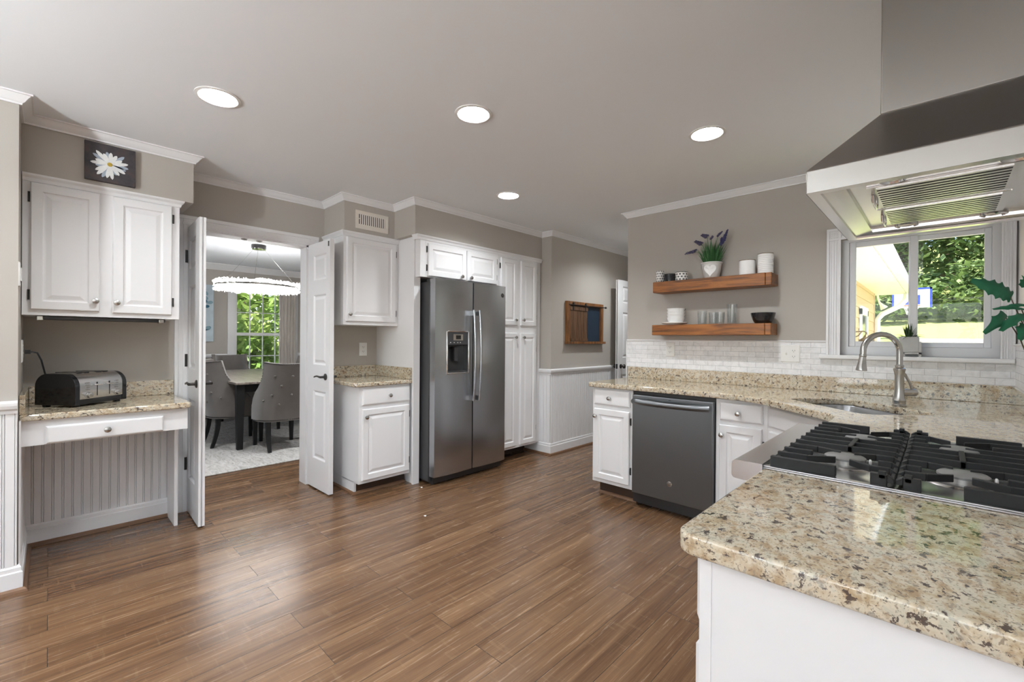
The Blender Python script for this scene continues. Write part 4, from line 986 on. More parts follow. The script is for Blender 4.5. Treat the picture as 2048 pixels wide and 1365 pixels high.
def grate(sg, label):
    g = MB(); xo = XV+sg*.256; xi = XV+sg*.004
    def s(a): return XV+sg*a          # a: distance from the joint
    def notch(y, hw): g.hexa([(s(a), y+o, z) for a, zt in ((.014, GZ), (.0012, GZ-.009)) for o in (-hw, hw) for z in (GZ-.019, zt)])
    for k, y in enumerate(YB):
        dirn = {1: 1, 2: 1, 3: -1, 7: 1, 8: -1, 9: -1}.get(k, 0)
        lo, hi = sorted((s(.256), s(.110)))
        if k in (0, 10): bar(g, *sorted((s(.256), s(.112))), y, hw=.0085, z0=.920); bar(g, *sorted((s(.045), s(.014))), y, hw=.009, z0=.920); bar(g, *sorted((s(.030), s(.016))), y, z1=GZ+.006, hw=.009); notch(y, .009)
        elif k in (4, 5, 6):
            bar(g, *sorted((s(.256), s(.014))), y); notch(y, hy)
        elif k in (2, 8): bar(g, *sorted((s(.256), s(.186))), y); bar(g, *sorted((s(.042), s(.014))), y); notch(y, hy)
        else:
            yb = 1.53 if k < 5 else 1.885; yt = y+(yb-y)*.38
            bar(g, *sorted((s(.256), s(.185))), y)
            a, b = (s(.185), y), (s(.128), yt); 
            if a[0] > b[0]: a, b = b, a
            bar(g, a[0], b[0], a[1], y2=b[1])
            bar(g, *sorted((s(.052), s(.014))), y); notch(y, hy)
            a, b = (s(.052), y), (s(.098), yt)
            if a[0] > b[0]: a, b = b, a
            bar(g, a[0], b[0], a[1], y2=b[1])
        # foot at the outer end, dip at the joint
        g.box(min(s(.256), s(.246)), max(s(.256), s(.246)), y-hy, y+hy, .917, GZ-.01)
    for x0, x1, y0, y1 in ((.246, .256, 0, 10), (.0015, .010, 0, 10)):
        a, b = sorted((s(x0), s(x1))); g.box(a, b, YB[y0], YB[y1], GZ-.019, GZ-.0105)
    a, b = sorted((s(.112), s(.124))); g.box(a, b, YB[4]-hy, YB[6]+hy, GZ-.017, GZ+.002)
    o = part('grate', g, IRON, t, bevel=.0016); return o
grate(-1, ''); grate(1, '')

# ------------------------------------------------------------------ hood
HX0, HY0, HY1, HZ = -.265, 1.405, 2.170, 1.652
t = thing('range_hood', (.03, 1.79, HZ), 'stainless range hood with a square chimney above the cooktop', 'range hood')
lip = .060; CXh, CYa, CYb, CZh = -.130, 1.640, 1.945, 1.905
c = MB()
a = [(HX0, HY0, HZ), (XE-.002, HY0, HZ), (XE-.002, HY1, HZ), (HX0, HY1, HZ)]; b = [(x, y, HZ+lip) for x, y, z in a]
d = [(CXh, CYa, CZh), (XE-.002, CYa, CZh), (XE-.002, CYb, CZh), (CXh, CYb, CZh)]
c.add(a+b+d, [(i, (i+1) % 4, 4+(i+1) % 4, 4+i) for i in range(4)]+[(4+i, 4+(i+1) % 4, 8+(i+1) % 4, 8+i) for i in range(4)]+[(8, 9, 10, 11)])
part('canopy', c, HOODST, t, bevel=.003)
c = MB(); c.box(CXh, XE-.002, CYa, CYb, CZh, CZ-.001); part('chimney', c, HOODST, t, bevel=.003)
# underside: rim, sloping inner walls, panel
c = MB()
def ring4(x0, x1, y0, y1, z): return [(x0, y0, z), (x1, y0, z), (x1, y1, z), (x0, y1, z)]
lv = [ring4(HX0+.001, XE-.003, HY0+.001, HY1-.001, HZ), ring4(HX0+.028, XE-.02, HY0+.028, HY1-.028, HZ), ring4(HX0+.030, XE-.022, HY0+.030, HY1-.030, HZ+.006), ring4(HX0+.078, XE-.05, HY0+.052, HY1-.052, HZ+.012), ring4(HX0+.080, XE-.05, HY0+.054, HY1-.054, HZ+.022)]
vs = sum(lv, []); fs = [(4*k+i, 4*k+(i+1) % 4, 4*k+4+(i+1) % 4, 4*k+4+i) for k in range(4) for i in range(4)]+[(16, 17, 18, 19)]
c.add(vs, fs); part('underside_panel', c, HOODUN, t)
for y0, y1 in ((1.532, 1.782), (1.806, 2.056)):
    zf = HZ+.0215; c = MB(); c.box(-.150, .135, y0, y1, zf-.004, zf)
    o = part('baffle_filter', c, HOODUN, t)
    n = 9; 
    for k in range(n):
        ya = y0+.012+(y1-y0-.024)*k/n; yb = ya+(y1-y0-.024)/n
        c = MB(); c.box(-.130, .118, ya, yb-.0125, zf-.0062, zf-.0042); part('baffle', c, HOODUN, o)
        c = MB(); c.box(-.130, .118, yb-.0125, yb, zf-.0048, zf-.0042); part('gap_shade', c, DARKV, o)  # dark strip painting the shade between the baffles
    c = MB(); ym = (y0+y1)/2; c.tube([(-.142, ym-.05, zf-.004), (-.142, ym-.045, zf-.020), (-.142, ym+.045, zf-.020), (-.142, ym+.05, zf-.004)], .004, 8); part('filter_handle', c, CHROME, o, smooth=60)
for x in (-.092, .118):
    for y in (1.482, 2.100):
        c = MB(); c.lathe((x, y, HZ+.022), [(.032, 0), (.032, -.006), (.026, -.009), (.024, -.004), (.018, -.004)], 28); o = part('lamp_ring', c, CHROME, t, smooth=40)
        c = MB(); c.lathe((x, y, HZ+.0175), [(.0185, 0), (.012, -.002), (0, -.003)], 20); part('lamp_lens', c, CERAM, o, smooth=60)

# ------------------------------------------------------------------ house plant at the right
t = thing('potted_plant', (.250, 2.2, .9145), 'green lobed-leaf house plant reaching in at the right of the window', 'plant')
c = MB(); c.lathe((.250, 2.2, .9145), [(.022, 0), (.028, .09), (.030, .10), (.026, .10), (.025, .08), (0, .078)], 24); part('pot', c, CERAM, t, smooth=40)
def wpt(px_, py_, Y):      # where the sight line of a photo pixel crosses the plane y = Y (leaf placement)
    dvec = r2*((px_-1024)/892.)+d2*((py_-682.5)/892.)+fw
    k = Y/dvec.y; return Vector((dvec.x*k, Y, 1.255+dvec.z*k))
PR = Vector((.250, 2.2, 1.0))
def pleaf(tip, base, wd, lobes, up):
    ax = base-tip; L = ax.length; ax.normalize(); up = Vector(up).normalized(); sd = ax.cross(up).normalized(); n = 22; vs = []; fs = []; nn = sd.cross(ax).normalized()
    for i in range(n+1):
        s = i/n; w = wd*math.sin(PI*min(1, s*.78+.05))**.8*(1 if s < .8 else 1.0)
        saw = (1-.42*abs(math.sin(s*lobes*PI))**.6) if s < .93 else .9
        c0 = tip+ax*(L*s)+nn*(.10*L*math.sin(PI*s)); e = .30*w
        wl = w*saw
        for k_, f_ in ((-1, wl), (-.5, wl*.5), (0, 0), (.5, wl*.5), (1, wl)):
            sg = 1 if k_ > 0 else -1 if k_ < 0 else 0
            back = -.25*abs(k_)*w
            vs.append(c0+sd*(sg*f_)-nn*(.28*abs(k_)**2*w)+ax*back*-1)
    for i in range(n):
        for k in range(4): a = i*5+k; fs.append((a, a+1, a+6, a+5))
    m_ = len(vs); vs2 = [v-nn*.0012 for v in vs]
    return MB().add(vs+vs2, fs+[tuple(m_+i for i in reversed(f)) for f in fs])
YP = 2.2
for (tx, ty, bx, by, wd, lb, up, Yt, Yb) in ((1943, 560, 2024, 593, .036, 5, (.3, -1, .25), 2.12, 2.2), (1985, 618, 2046, 617, .020, 3, (0, -.6, 1), 2.15, 2.2), (1969, 667, 2010, 627, .024, 2, (.5, -1, .1), 2.10, 2.2), (2001, 662, 2045, 628, .025, 3, (-.3, -1, .3), 2.12, 2.2),
                                          (2040, 680, 2052, 650, .026, 2, (.3, -1, 0), 2.14, 2.2), (2010, 613, 2055, 610, .022, 3, (0, -.4, 1), 2.18, 2.22), (2041, 572, 2070, 560, .03, 4, (.3, -1, .2), 2.15, 2.2)):
    tp_, bp_ = wpt(tx, ty, Yt), wpt(bx, by, Yb)
    lf = part('leaf', pleaf(tp_, bp_, wd, lb, up), LEAFP, t, recalc=False, smooth=60)
    q = bp_.lerp(tp_, .06); c = MB().tube([q, q.lerp(PR, .35)+Vector((0, 0, .045)), q.lerp(PR, .75)+Vector((0, 0, .04)), PR], [.0016, .002, .0025, .003], 6); part('stem', c, BARK, lf, smooth=60)

# ------------------------------------------------------------------ recessed ceiling lights
def can_light(x, y, label):
    t = thing('ceiling_light', (x, y, CZ), label, 'light', 'recessed ceiling lights')
    c = MB(); c.lathe((x, y, CZ), [(.098, -.0005), (.098, -.004), (.084, -.007), (.080, -.004), (.079, -.0005), (.060, .048), (.060, .055), (.081, .055), (.081, .001), (.098, -.0005)], 40); part('trim_ring', c, WHITEP, t, smooth=30)
    c = MB(); c.lathe((x, y, CZ+.050), [(.0605, 0), (.0605, -.006), (.05, -.009), (0, -.010)], 32); part('lens', c, LENS, t, smooth=60)
labs = ['recessed ceiling light nearest the daisy painting', 'recessed ceiling light in the middle of the ceiling, in front of the refrigerator', 'recessed ceiling light nearest the range hood and shelves', 'smallest recessed ceiling light, near the pantry and hall', 'recessed ceiling light in the hall, hidden behind the shelf wall']
for i, (x, y) in enumerate(LIGHTS): can_light(x, y, labs[i] if i < 5 else 'recessed fill light added unseen behind the camera in the breakfast end' if i < 11 else 'recessed fill light added in the dining room, hidden by the door head')

# ------------------------------------------------------------------ scraps on the floor
for (x, y, lab) in ((-3.151, 2.185, 'tiny white paper scrap on the floor by the refrigerator foot'), (-2.626, 1.852, 'tiny white paper scrap on the open floor before the refrigerator')):
    c = MB(); c.add([(x-.012, y-.006, .001), (x, y-.010, .004), (x+.012, y-.004, .001), (x+.008, y+.008, .005), (x-.006, y+.009, .001), (x, y, .007)], [(0, 1, 5), (1, 2, 5), (2, 3, 5), (3, 4, 5), (4, 0, 5), (4, 3, 2, 1, 0)])
    tag(part('paper_scrap', c, CERAM), lab, 'litter')

# ------------------------------------------------------------------ dining room
t = thing('area_rug', (-6.3, 1.9, 0), 'large pale grey textured rug under the dining table', 'rug')
part('pile', MB().box(-8.0, -4.745, -.9, 4.6, .001, .012), RUG, t, bevel=.004)
RZ = .0125
t = thing('dining_table', (-6.68, 1.88, RZ), 'dark dining table with a weathered grey top, beyond the double doors', 'table')
part('tabletop', MB().box(-7.85, -5.53, 1.41, 2.35, .735, .762), TABLEW, t, bevel=.006)
part('apron', MB().box(-7.78, -5.60, 1.48, 2.28, .645, .735), IRON, t)
for x in (-7.76, -5.60):
    for y in (1.47, 2.29):
        c = MB(); c.hexa([(x+a*w, y+b*w, z) for a in (-1, 1) for b in (-1, 1) for z, w in ((RZ, .028), (.735, .042))]); part('leg', c, IRON, t, bevel=.003)
def make_chair():
    t = thing('dining_chair', (0, 0, RZ), '', 'chair', 'grey tufted dining chairs')
    # local: faces +x. shell wraps round the back
    n = 36; A = math.radians(118); mo = []
    def shape(s, v, off):
        th = s*A; f = abs(s)
        ztop = .975+.022*(abs(s)/.56)**2 if f < .56 else None
        if f >= .56:
            q = (f-.56)/.44; ztop = .997-(.997-.50)*(q**.55)
        z0 = .335; z = z0+(ztop-z0)*v
        flare = 1+.0*v
        lean = -.10*max(0, (z-.40)/.6)
        rx, ry = .285-off, .285-off
        cx_ = math.cos(PI-th); sy = math.sin(PI-th)
        x = rx*math.copysign(abs(cx_)**.75, cx_)*.98+lean*max(0, -cx_) ; y = ry*math.copysign(abs(sy)**.75, sy)*(1-.20*max(0, (z-.45)/.55)+.12*max(0, (z-.75)/.25)**2)
        return Vector((x, y, z))
    m_ = 9; vs = []; fs = []
    for off in (0, .05):
        for i in range(n+1):
            for j in range(m_+1): vs.append(shape(-1+2*i/n, j/m_, off))
    K = (n+1)*(m_+1)
    def id_(o, i, j): return o*K+i*(m_+1)+j
    for i in range(n):
        for j in range(m_):
            fs.append((id_(0, i, j), id_(0, i+1, j), id_(0, i+1, j+1), id_(0, i, j+1))); fs.append((id_(1, i, j), id_(1, i, j+1), id_(1, i+1, j+1), id_(1, i+1, j)))
        fs.append((id_(0, i, m_), id_(0, i+1, m_), id_(1, i+1, m_), id_(1, i, m_))); fs.append((id_(0, i, 0), id_(1, i, 0), id_(1, i+1, 0), id_(0, i+1, 0)))
    for i in (0, n):
        for j in range(m_): fs.append((id_(0, i, j), id_(0, i, j+1), id_(1, i, j+1), id_(1, i, j)))
    mb = MB().add(vs, fs)
    bk = part('backrest', mb, VELVET, t, smooth=60, bevel=.008)
    nb_ = MB()
    for i in range(0, n*3+1):
        s = -1+2*i/(n*3)
        for v in (.985, .03):
            p = shape(s, v, 0); o_ = Vector((p.x, p.y, 0)).normalized()*.002; nb_.add([p+o_+Vector((a, b, c_))*.0055 for a, b, c_ in ((1, 0, 0), (-1, 0, 0), (0, 1, 0), (0, -1, 0), (0, 0, 1), (0, 0, -1))], [(0, 2, 4), (2, 1, 4), (1, 3, 4), (3, 0, 4), (2, 0, 5), (1, 2, 5), (3, 1, 5), (0, 3, 5)])
    part('nailhead_trim', nb_, IRON, bk)
    for (s, v) in ((-.3, .78), (0, .78), (.3, .78), (-.15, .62), (.15, .62), (-.32, .46), (0, .46), (.32, .46), (-.16, .30), (.16, .30), (-.5, .36), (.5, .36)):
        p = shape(s, v, -.002); q = MB(); q.sphere(p, .014, 8); part('tuft_button', q, VELVET, bk, smooth=60)
    q = MB(); pts = [(x, y) for x, y in rrect(-.22, .30, -.235, .235, .06)]; q.slab(pts, .335, .49); part('seat', q, VELVET, t, bevel=.03, seg=3)
    for x, y, dx in ((-.20, -.20, -.06), (-.20, .20, -.06), (.24, -.20, .0), (.24, .20, .0)):
        q = MB(); k = 5
        for j in range(k):
            s0, s1 = j/k, (j+1)/k; 
            def f(s): return x+dx*s*s, .024-.008*s, .335+(RZ-.335)*s
            (xa, wa, za), (xb, wb_, zb) = f(s0), f(s1)
            q.hexa([(xx+a*w, y+b*w, z) for a in (-1, 1) for b in (-1, 1) for xx, w, z in ((xb, wb_, zb), (xa, wa, za))])
        part('leg', q, IRON, t)
    return t
ch0 = make_chair()
chairs = [((-5.48, 1.86), PI, 'grey tufted dining chair at the near table end, seen from behind'),
          ((-6.08, 1.53), PI/2, 'grey tufted dining chair on the left table side, beside the left door leaf'),
          ((-7.90, 1.98), 0, 'grey dining chair at the far table end, before the window'),
          ((-6.72, 2.42), -PI/2, 'grey dining chair across the table, mostly hidden by the right door leaf')]
for i, ((x, y), rz, lab) in enumerate(chairs):
    o = ch0 if i == 0 else dup(ch0)
    o.location = (x, y, RZ); o.rotation_euler.z = rz; o['label'] = lab
for o in ch0.children_recursive: pass
# chandelier
t = thing('ring_chandelier', (-6.30, 1.86, 1.85), 'glowing crystal ring chandelier hanging over the dining table', 'chandelier')
cxy = (-6.30, 1.86)
c = MB(); c.lathe((*cxy, CZ), [(.085, 0), (.085, -.045)], 28); cn = part('canopy', c, BLACKM, t, smooth=40)
c = MB(); c.lathe((*cxy, CZ-.045), [(.082, 0), (.080, -.012), (0, -.013)], 28); part('canopy_plate', c, CHROME, cn, smooth=40)
RR = .455; RZc = 1.905
c = MB()
for k in range(3):
    a = 2*PI*k/3+.9; c.tube([(cxy[0]+.06*math.cos(a), cxy[1]+.06*math.sin(a), CZ-.05), (cxy[0]+RR*math.cos(a), cxy[1]+RR*math.sin(a), RZc+.02)], .0014, 5)
part('suspension_wire', c, NICKEL, t)
c = MB(); c.lathe((*cxy, RZc), [(RR-.012, -.010), (RR+.014, -.010), (RR+.014, .010), (RR-.012, .010), (RR-.012, -.010)], 64); part('metal_ring', c, NICKEL, t, smooth=40)
for nm, z in (('led_ring', RZc+.030), ('led_ring', RZc-.030)):
    c = MB(); c.lathe((*cxy, z), [(RR-.008, -.012), (RR+.008, -.012), (RR+.008, .012), (RR-.008, .012), (RR-.008, -.012)], 64); part(nm, c, LED, t)
CRYST = N('crystal_beads').set((.88, .88, .88), .12, Emission_Color=(1, .98, .95), Emission_Strength=.55).m
for tier, z in ((0, RZc+.036), (1, RZc-.034)):
    c = MB(); rn = random.Random(tier)
    for k in range(560):
        a = rn.uniform(0, 2*PI); r = RR+rn.uniform(-.034, .034); zz = z+rn.uniform(-.028, .028); p = Vector((cxy[0]+r*math.cos(a), cxy[1]+r*math.sin(a), zz)); s_ = rn.uniform(.005, .010)
        e = [Vector((rn.uniform(-1, 1), rn.uniform(-1, 1), rn.uniform(-1, 1))).normalized() for _ in range(2)]; f = e[0].cross(e[1]).normalized(); g = e[0].cross(f)
        c.add([p+e[0]*s_*1.7, p-e[0]*s_*1.7, p+f*s_, p-f*s_, p+g*s_, p-g*s_], [(0, 2, 4), (2, 1, 4), (1, 3, 4), (3, 0, 4), (2, 0, 5), (1, 2, 5), (3, 1, 5), (0, 3, 5)])
    o = part('crystal_trim', c, CRYST, t, recalc=False); o['kind'] = 'stuff'
# dining window
fdw_ = west(DX)
c = MB()
for a in ((DWY0-.10, DWY0+.004, DWZ0+.004, DWZ1+.10), (DWY1-.004, DWY1+.10, DWZ0+.004, DWZ1+.10), (DWY0+.004, DWY1-.004, DWZ1-.004, DWZ1+.10), (DWY0-.12, DWY1+.12, DWZ0-.03, DWZ0+.004)): c.fb(fdw_, *a, 0, .022)
struct('trim_23', c, PAINT, bevel=.003)
fg = west(DX-.09)
c = MB()
for a in ((DWY0, DWY0+.05, DWZ0, DWZ1), (DWY1-.05, DWY1, DWZ0, DWZ1), (DWY0+.05, DWY1-.05, DWZ0, DWZ0+.05), (DWY0+.05, DWY1-.05, DWZ1-.04, DWZ1), (DWY0+.05, DWY1-.05, 1.29, 1.34)): c.fb(fg, *a, -.02, .04)
dwin = struct('window_2', c, PAINT, 'white sash window with small panes in the dining room, beside the curtain')
for z0, z1 in ((DWZ0+.05, 1.29), (1.34, DWZ1-.04)):
    m_ = MB()
    for i in (1, 2, 3): u = DWY0+.05+(DWY1-DWY0-.1)*i/4; m_.fb(fg, u-.007, u+.007, z0, z1, .002, .016)
    zc = (z0+z1)/2; m_.fb(fg, DWY0+.05, DWY1-.05, zc-.007, zc+.007, .002, .016)
    part('muntins', m_, PAINT, dwin); part('glass', MB().fb(fg, DWY0+.05, DWY1-.05, z0, z1, .006, .010), GLASS, dwin)
t = thing('curtain', (DX+.10, 2.98, .02), 'pale linen curtain panel hanging at the right of the dining window', 'curtain')
vs = []; fs = []; nu, nv = 70, 8
for j in range(nv+1):
    z = .03+(2.08-.03)*j/nv
    for i in range(nu+1):
        s = i/nu; y = 2.78+(3.06-2.78)*s; x = DX+.085+.030*math.sin(s*2*PI*5.5+.4*math.sin(j*.5))*(.75+.25*(1-j/nv)); vs.append((x, y+.004*math.sin(j*1.3+s*9), z))
K = len(vs); vs += [(x-.003, y, z) for x, y, z in vs]
for j in range(nv):
    for i in range(nu):
        a = j*(nu+1)+i; fs.append((a, a+1, a+nu+2, a+nu+1)); fs.append((K+a, K+a+nu+1, K+a+nu+2, K+a+1))
part('panel', MB().add(vs, fs), LINEN, t, smooth=80, recalc=False)
c = MB().tube([(DX+.085, 1.95, 2.10), (DX+.085, 3.2, 2.10)], .012, 10); part('rod', c, NICKEL, t, smooth=50)
# blue leaf picture
t = thing('leaf_picture', (DX+.02, 1.5, 1.19), 'pale canvas of blue leaves seen past the left door leaf', 'painting')
part('canvas', MB().box(DX+.001, DX+.035, 1.12, 1.82, 1.19, 2.09), plain('pale_blue_wash', (.50, .60, .66), .7, var=.25, scale=5), t)
fpic = west(DX+.035); rn = random.Random(21); cols = [plain('teal_leaf', (.02, .12, .20), .6), plain('blue_leaf', (.06, .22, .32), .6), plain('grey_blue_leaf', (.22, .36, .44), .6)]
for i, m3 in enumerate(cols):
    q = MB()
    for k in range(34):
        u, z = rn.uniform(1.17, 1.75), rn.uniform(1.24, 2.04); an = rn.uniform(0, 2*PI); L = rn.uniform(.07, .13); L = min(L, 1.82-u if u+L > 1.80 else L, z-1.19, 2.09-z); petal(q, fpic, u, z, an, max(.03, L), L*.26, .0004+.0012*i)
    part('painted_leaves', q, m3, t)

# ------------------------------------------------------------------ breakfast end (behind the camera): patio door added for daylight fill, window
c = MB()
for a in ((-1.6, -1.52), (1.32, 1.4), (-.06, .06)): c.box(a[0], a[1], YS-.10, YS-.03, 0, 2.1)
c.box(-1.6, 1.4, YS-.10, YS-.03, 2.03, 2.1); c.box(-1.6, 1.4, YS-.10, YS-.03, 0, .06)
pd = struct('door_4', c, PAINT, 'white sliding glass patio door added behind the camera for daylight fill'); part('glass', MB().box(-1.52, 1.32, YS-.07, YS-.064, .06, 2.03), GLASS, pd)
c = MB()
for a in ((-2.3, -2.24), (-.36, -.3), (-1.33, -1.27)): c.box(XS+.02, XS+.09, a[0], a[1], .85, 2.1)
c.box(XS+.02, XS+.09, -2.3, -.3, .85, .91); c.box(XS+.02, XS+.09, -2.3, -.3, 2.04, 2.1)
wd_ = struct('window_3', c, PAINT, 'white breakfast room window behind the camera'); part('glass', MB().box(XS+.05, XS+.056, -2.24, -.36, .91, 2.04), GLASS, wd_)
c = MB()
for a in ((-7.4, -7.34), (-5.46, -5.4), (-6.43, -6.37)): c.box(a[0], a[1], -1.70, -1.63, .6, 2.1)
c.box(-7.4, -5.4, -1.70, -1.63, .6, .66); c.box(-7.4, -5.4, -1.70, -1.63, 2.04, 2.1)
wd_ = struct('window_4', c, PAINT, 'white dining room side window, out of view'); part('glass', MB().box(-7.34, -5.46, -1.67, -1.664, .66, 2.04), GLASS, wd_)

t = thing('fill_pendant', (.95, -2.3, 1.5), 'three-globe pendant added behind the camera as fill light', 'lamp')  # unseen globes added to fill the kitchen with light
c = MB(); c.lathe((.95, -2.3, CZ), [(.07, 0), (.07, -.03), (0, -.031)], 24); part('canopy', c, BLACKM, t)
for k in range(3):
    a = 2*PI*k/3; gx_, gy_ = .95+.2*math.cos(a), -2.3+.2*math.sin(a)
    c = MB(); c.sphere((gx_, gy_, 1.55), .14, 24); part('globe', c, GLOBE, t, smooth=60)
    c = MB(); c.tube([(.95+.04*math.cos(a), -2.3+.04*math.sin(a), CZ-.03), (gx_, gy_, 1.69)], .004, 6); part('cord', c, BLACKM, t)

for x, y, lab in ((-1.7, -2.0, 'black torchiere added behind the camera as ceiling fill light'), (2.1, -1.6, 'black torchiere added unseen by the breakfast window as fill light'), (-.3, -3.3, 'black torchiere added unseen before the patio door as fill light')):  # unseen uplights added to brighten the ceiling
    t = thing('fill_floor_lamp', (x, y, 0), lab, 'lamp')
    c = MB(); c.lathe((x, y, 0), [(.14, 0), (.14, .02), (.02, .04), (.012, .06), (.012, 1.62), (.03, 1.64)], 24); part('pole', c, BLACKM, t, smooth=40)
    c = MB(); c.lathe((x, y, 1.62), [(.03, 0), (.10, .03), (.17, .10), (.175, .12), (.165, .12), (.10, .045), (0, .03)], 28); part('bowl_shade', c, WHITEP, t, smooth=40)
    if x == -1.7: c = MB(); c.lathe((x, y, 1.655), [(.105*math.cos(i*PI/16), .03+.115*math.sin(i*PI/16)) for i in range(9)], 24)
    else: c = MB(); c.lathe((x, y, 1.685), [(.075, 0), (.06, .02), (0, .026)], 24)
    part('bulb', c, UPL, t)

# ------------------------------------------------------------------ outside
def hz(x, y):
    s = max(0, min(1, (y-9)/24)); n = 2.9*s*s*(3-2*s)
    if y > 33: n += (y-33)*.35
    return -.35+n
vs = []; fs = []; gx = [-40+2.0*i for i in range(43)]; gy = [3.95+1.5*i for i in range(34)]
for y in gy:
    for x in gx: vs.append((x, y, hz(x, y)+.05*math.sin(x*.7)*math.sin(y*.5)))
nx = len(gx)
for j in range(len(gy)-1):
    for i in range(nx-1): a = j*nx+i; fs.append((a, a+1, a+nx+1, a+nx))
k0 = len(vs)
g = MB().add(vs, fs)
struct('patio', MB().box(-60, 60, -40, 13, -.50, -.345), plain('bounce_ground', (.66, .65, .62), .8, var=.06))  # ground made pale to bounce neutral light onto ceiling and eave
lawn = part('lawn', g, LAWN, smooth=60, recalc=False, origin=(0, 10, -.4)); tag(lawn, 'sunlit grass lawn sloping up behind the kitchen window', 'lawn', kind='structure')
def crown_mb(c, rx, ry, rz, n, ls, rn):
    mb = MB(); c = Vector(c); vs = []; fs = []
    lump = [(Vector((rn.gauss(0, 1), rn.gauss(0, 1), rn.gauss(0, 1))).normalized(), rn.uniform(.35, .6)) for _ in range(26)]
    for i in range(n):
        L, lr = rn.choice(lump); d = Vector((rn.gauss(0, 1), rn.gauss(0, 1), rn.gauss(0, 1))).normalized()
        q = L*.72+d*lr*rn.uniform(.75, 1.0); p = c+Vector((q.x*rx, q.y*ry, q.z*rz))
        a = Vector((rn.gauss(0, 1), rn.gauss(0, 1), rn.gauss(0, .6))).normalized(); b = a.cross(Vector((rn.gauss(0, .5), rn.gauss(0, .5), 1))).normalized(); s_ = ls*rn.uniform(.6, 1.3); k = len(vs)
        vs += [p-a*s_, p-b*s_*.5, p+a*s_, p+b*s_*.5]; fs.append((k, k+1, k+2, k+3))
    mb.v = vs; mb.f = fs; return mb
def tree(x, y, z0, h, rx, ry, rz, n, ls, mat, label, seed, name='tree', cat='tree', trunk=True):
    rn = random.Random(seed); t = thing(name, (x, y, z0), label, cat, 'trees and shrubs outside')
    part('crown', crown_mb((x, y, z0+h), rx, ry, rz, n, ls, rn), mat, t, recalc=False)
    if trunk:
        c = MB().tube([(x, y, z0-.3), (x+.05, y, z0+h*.5), (x, y, z0+h)], [.16*rx/2, .12*rx/2, .06*rx/2], 8); part('trunk', c, BARK, t, smooth=60)
TB = [(-1.6, 33, 5.0, 4.6, 3.0, 4.4, 5200, LEAFA, 'tall tree behind the basketball hoop'), (1.9, 31, 5.4, 3.4, 3.0, 4.2, 5200, LEAFA, 'dense tree in the middle of the right window pane'), (5.6, 34, 5.4, 3.6, 3, 4.5, 4200, LEAFB, 'brighter tree at the right edge of the kitchen window'),
      (-5.6, 34, 5.2, 4, 3, 4.6, 3000, LEAFA, 'tree left of the hoop, mostly behind the house eave'), (0.2, 39, 8.5, 5.0, 3, 5.5, 4200, LEAFB, 'tallest pale tree rising behind the others'), (9.5, 43, 9, 5, 3, 6, 2600, LEAFA, 'far tall tree at the right behind the lawn')]
for i, (x, y, h, rx, ry, rz, n, mt, lab) in enumerate(TB): tree(x, y, hz(x, y), h, rx, ry, rz, n*2, .17, mt, lab, 50+i)
SH = [(-1.9, 27.5, 1.0, 2.2, 1.2, 1.2, 1800, LEAFA, 'low dark shrub at the lawn edge under the hoop'), (1.7, 28.0, 1.2, 2.0, 1.2, 1.4, 1800, LEAFA, 'low shrub at the lawn edge in the right pane'), (4.2, 28.5, 1.3, 1.9, 1.2, 1.5, 1500, LEAFB, 'pale shrub at the lawn edge, right of the others')]
for i, (x, y, h, rx, ry, rz, n, mt, lab) in enumerate(SH): tree(x, y, hz(x, y), h, rx, ry, rz, n, .16, mt, lab, 80+i, 'shrub', 'shrub', False)
# trees outside the dining window
TD = [(-12.5, 3.2, 2.0, 1.9, 1.9, 1.8, 6500, LEAFB, 'bright leafy tree close outside the dining window'), (-15.5, 6.6, 3.2, 2.6, 2.4, 3.0, 5000, LEAFA, 'darker tree farther outside the dining window'), (-15.0, 1.6, 3.0, 2.4, 2.4, 3.0, 4000, LEAFA, 'dark tree at the left outside the dining window'), (-19.5, 5.2, 4.5, 4.2, 4.0, 4.4, 4200, LEAFA, 'large dark tree far behind the dining window')]
for i, (x, y, h, rx, ry, rz, n, mt, lab) in enumerate(TD): tree(x, y, -.36, h, rx, ry, rz, n, .13, mt, lab, 120+i)
tree(-11.2, 3.4, -.36, .55, 1.3, 1.6, .75, 2600, .09, LEAFB, 'low bright bush under the dining window', 140, 'shrub', 'shrub', False)
# house wing with eave, downspout, door, lantern
WXe = -1.05; WYE = 12.3
t = thing('house_wing', (-2, 9, -.35), 'tan sided wing of the house with a white eave outside the kitchen window', 'house')
c = MB(); 
for i in range(15):
    z = -.35+i*.185; c.hexa([(x, y, zz) for y in (YN+.9, WYE) for x, zz in ((WXe-.2, z), (WXe+.012, z), (WXe-.2, z+.187), (WXe, z+.187))])
part('siding_wall', c, SIDING, t)
c = MB(); c.box(WXe-.3, WXe+.50, YN+.9, WYE+.45, 2.30, 2.33); part('soffit', c, PAINT, t)
c = MB(); c.box(WXe+.50, WXe+.62, YN+.75, WYE+.45, 2.30, 2.45); part('gutter', c, PAINT, t, bevel=.02)
c = MB(); c.hexa([(x, y, z+dz) for x, z in ((WXe+.60, 2.452), (WXe-.35, 2.80)) for y in (YN+.9, WYE+.5) for dz in (0, .05)]); part('roof_slope', c, CONC, t)
part('corner_board', MB().box(WXe-.05, WXe+.018, WYE-.10, WYE+.012, -.35, 2.30), SIDING, t)
c = MB().tube([(WXe+.52, WYE+.25, 2.33), (WXe+.50, WYE+.22, 2.16), (WXe+.40, WYE+.12, 2.02), (WXe+.14, WYE-.02, 1.86), (WXe+.06, WYE-.06, 1.74), (WXe+.06, WYE-.06, -.35)], .055, 8); part('downspout', c, PAINT, t, smooth=40)
wf = west(WXe+.012)
c = MB(); 
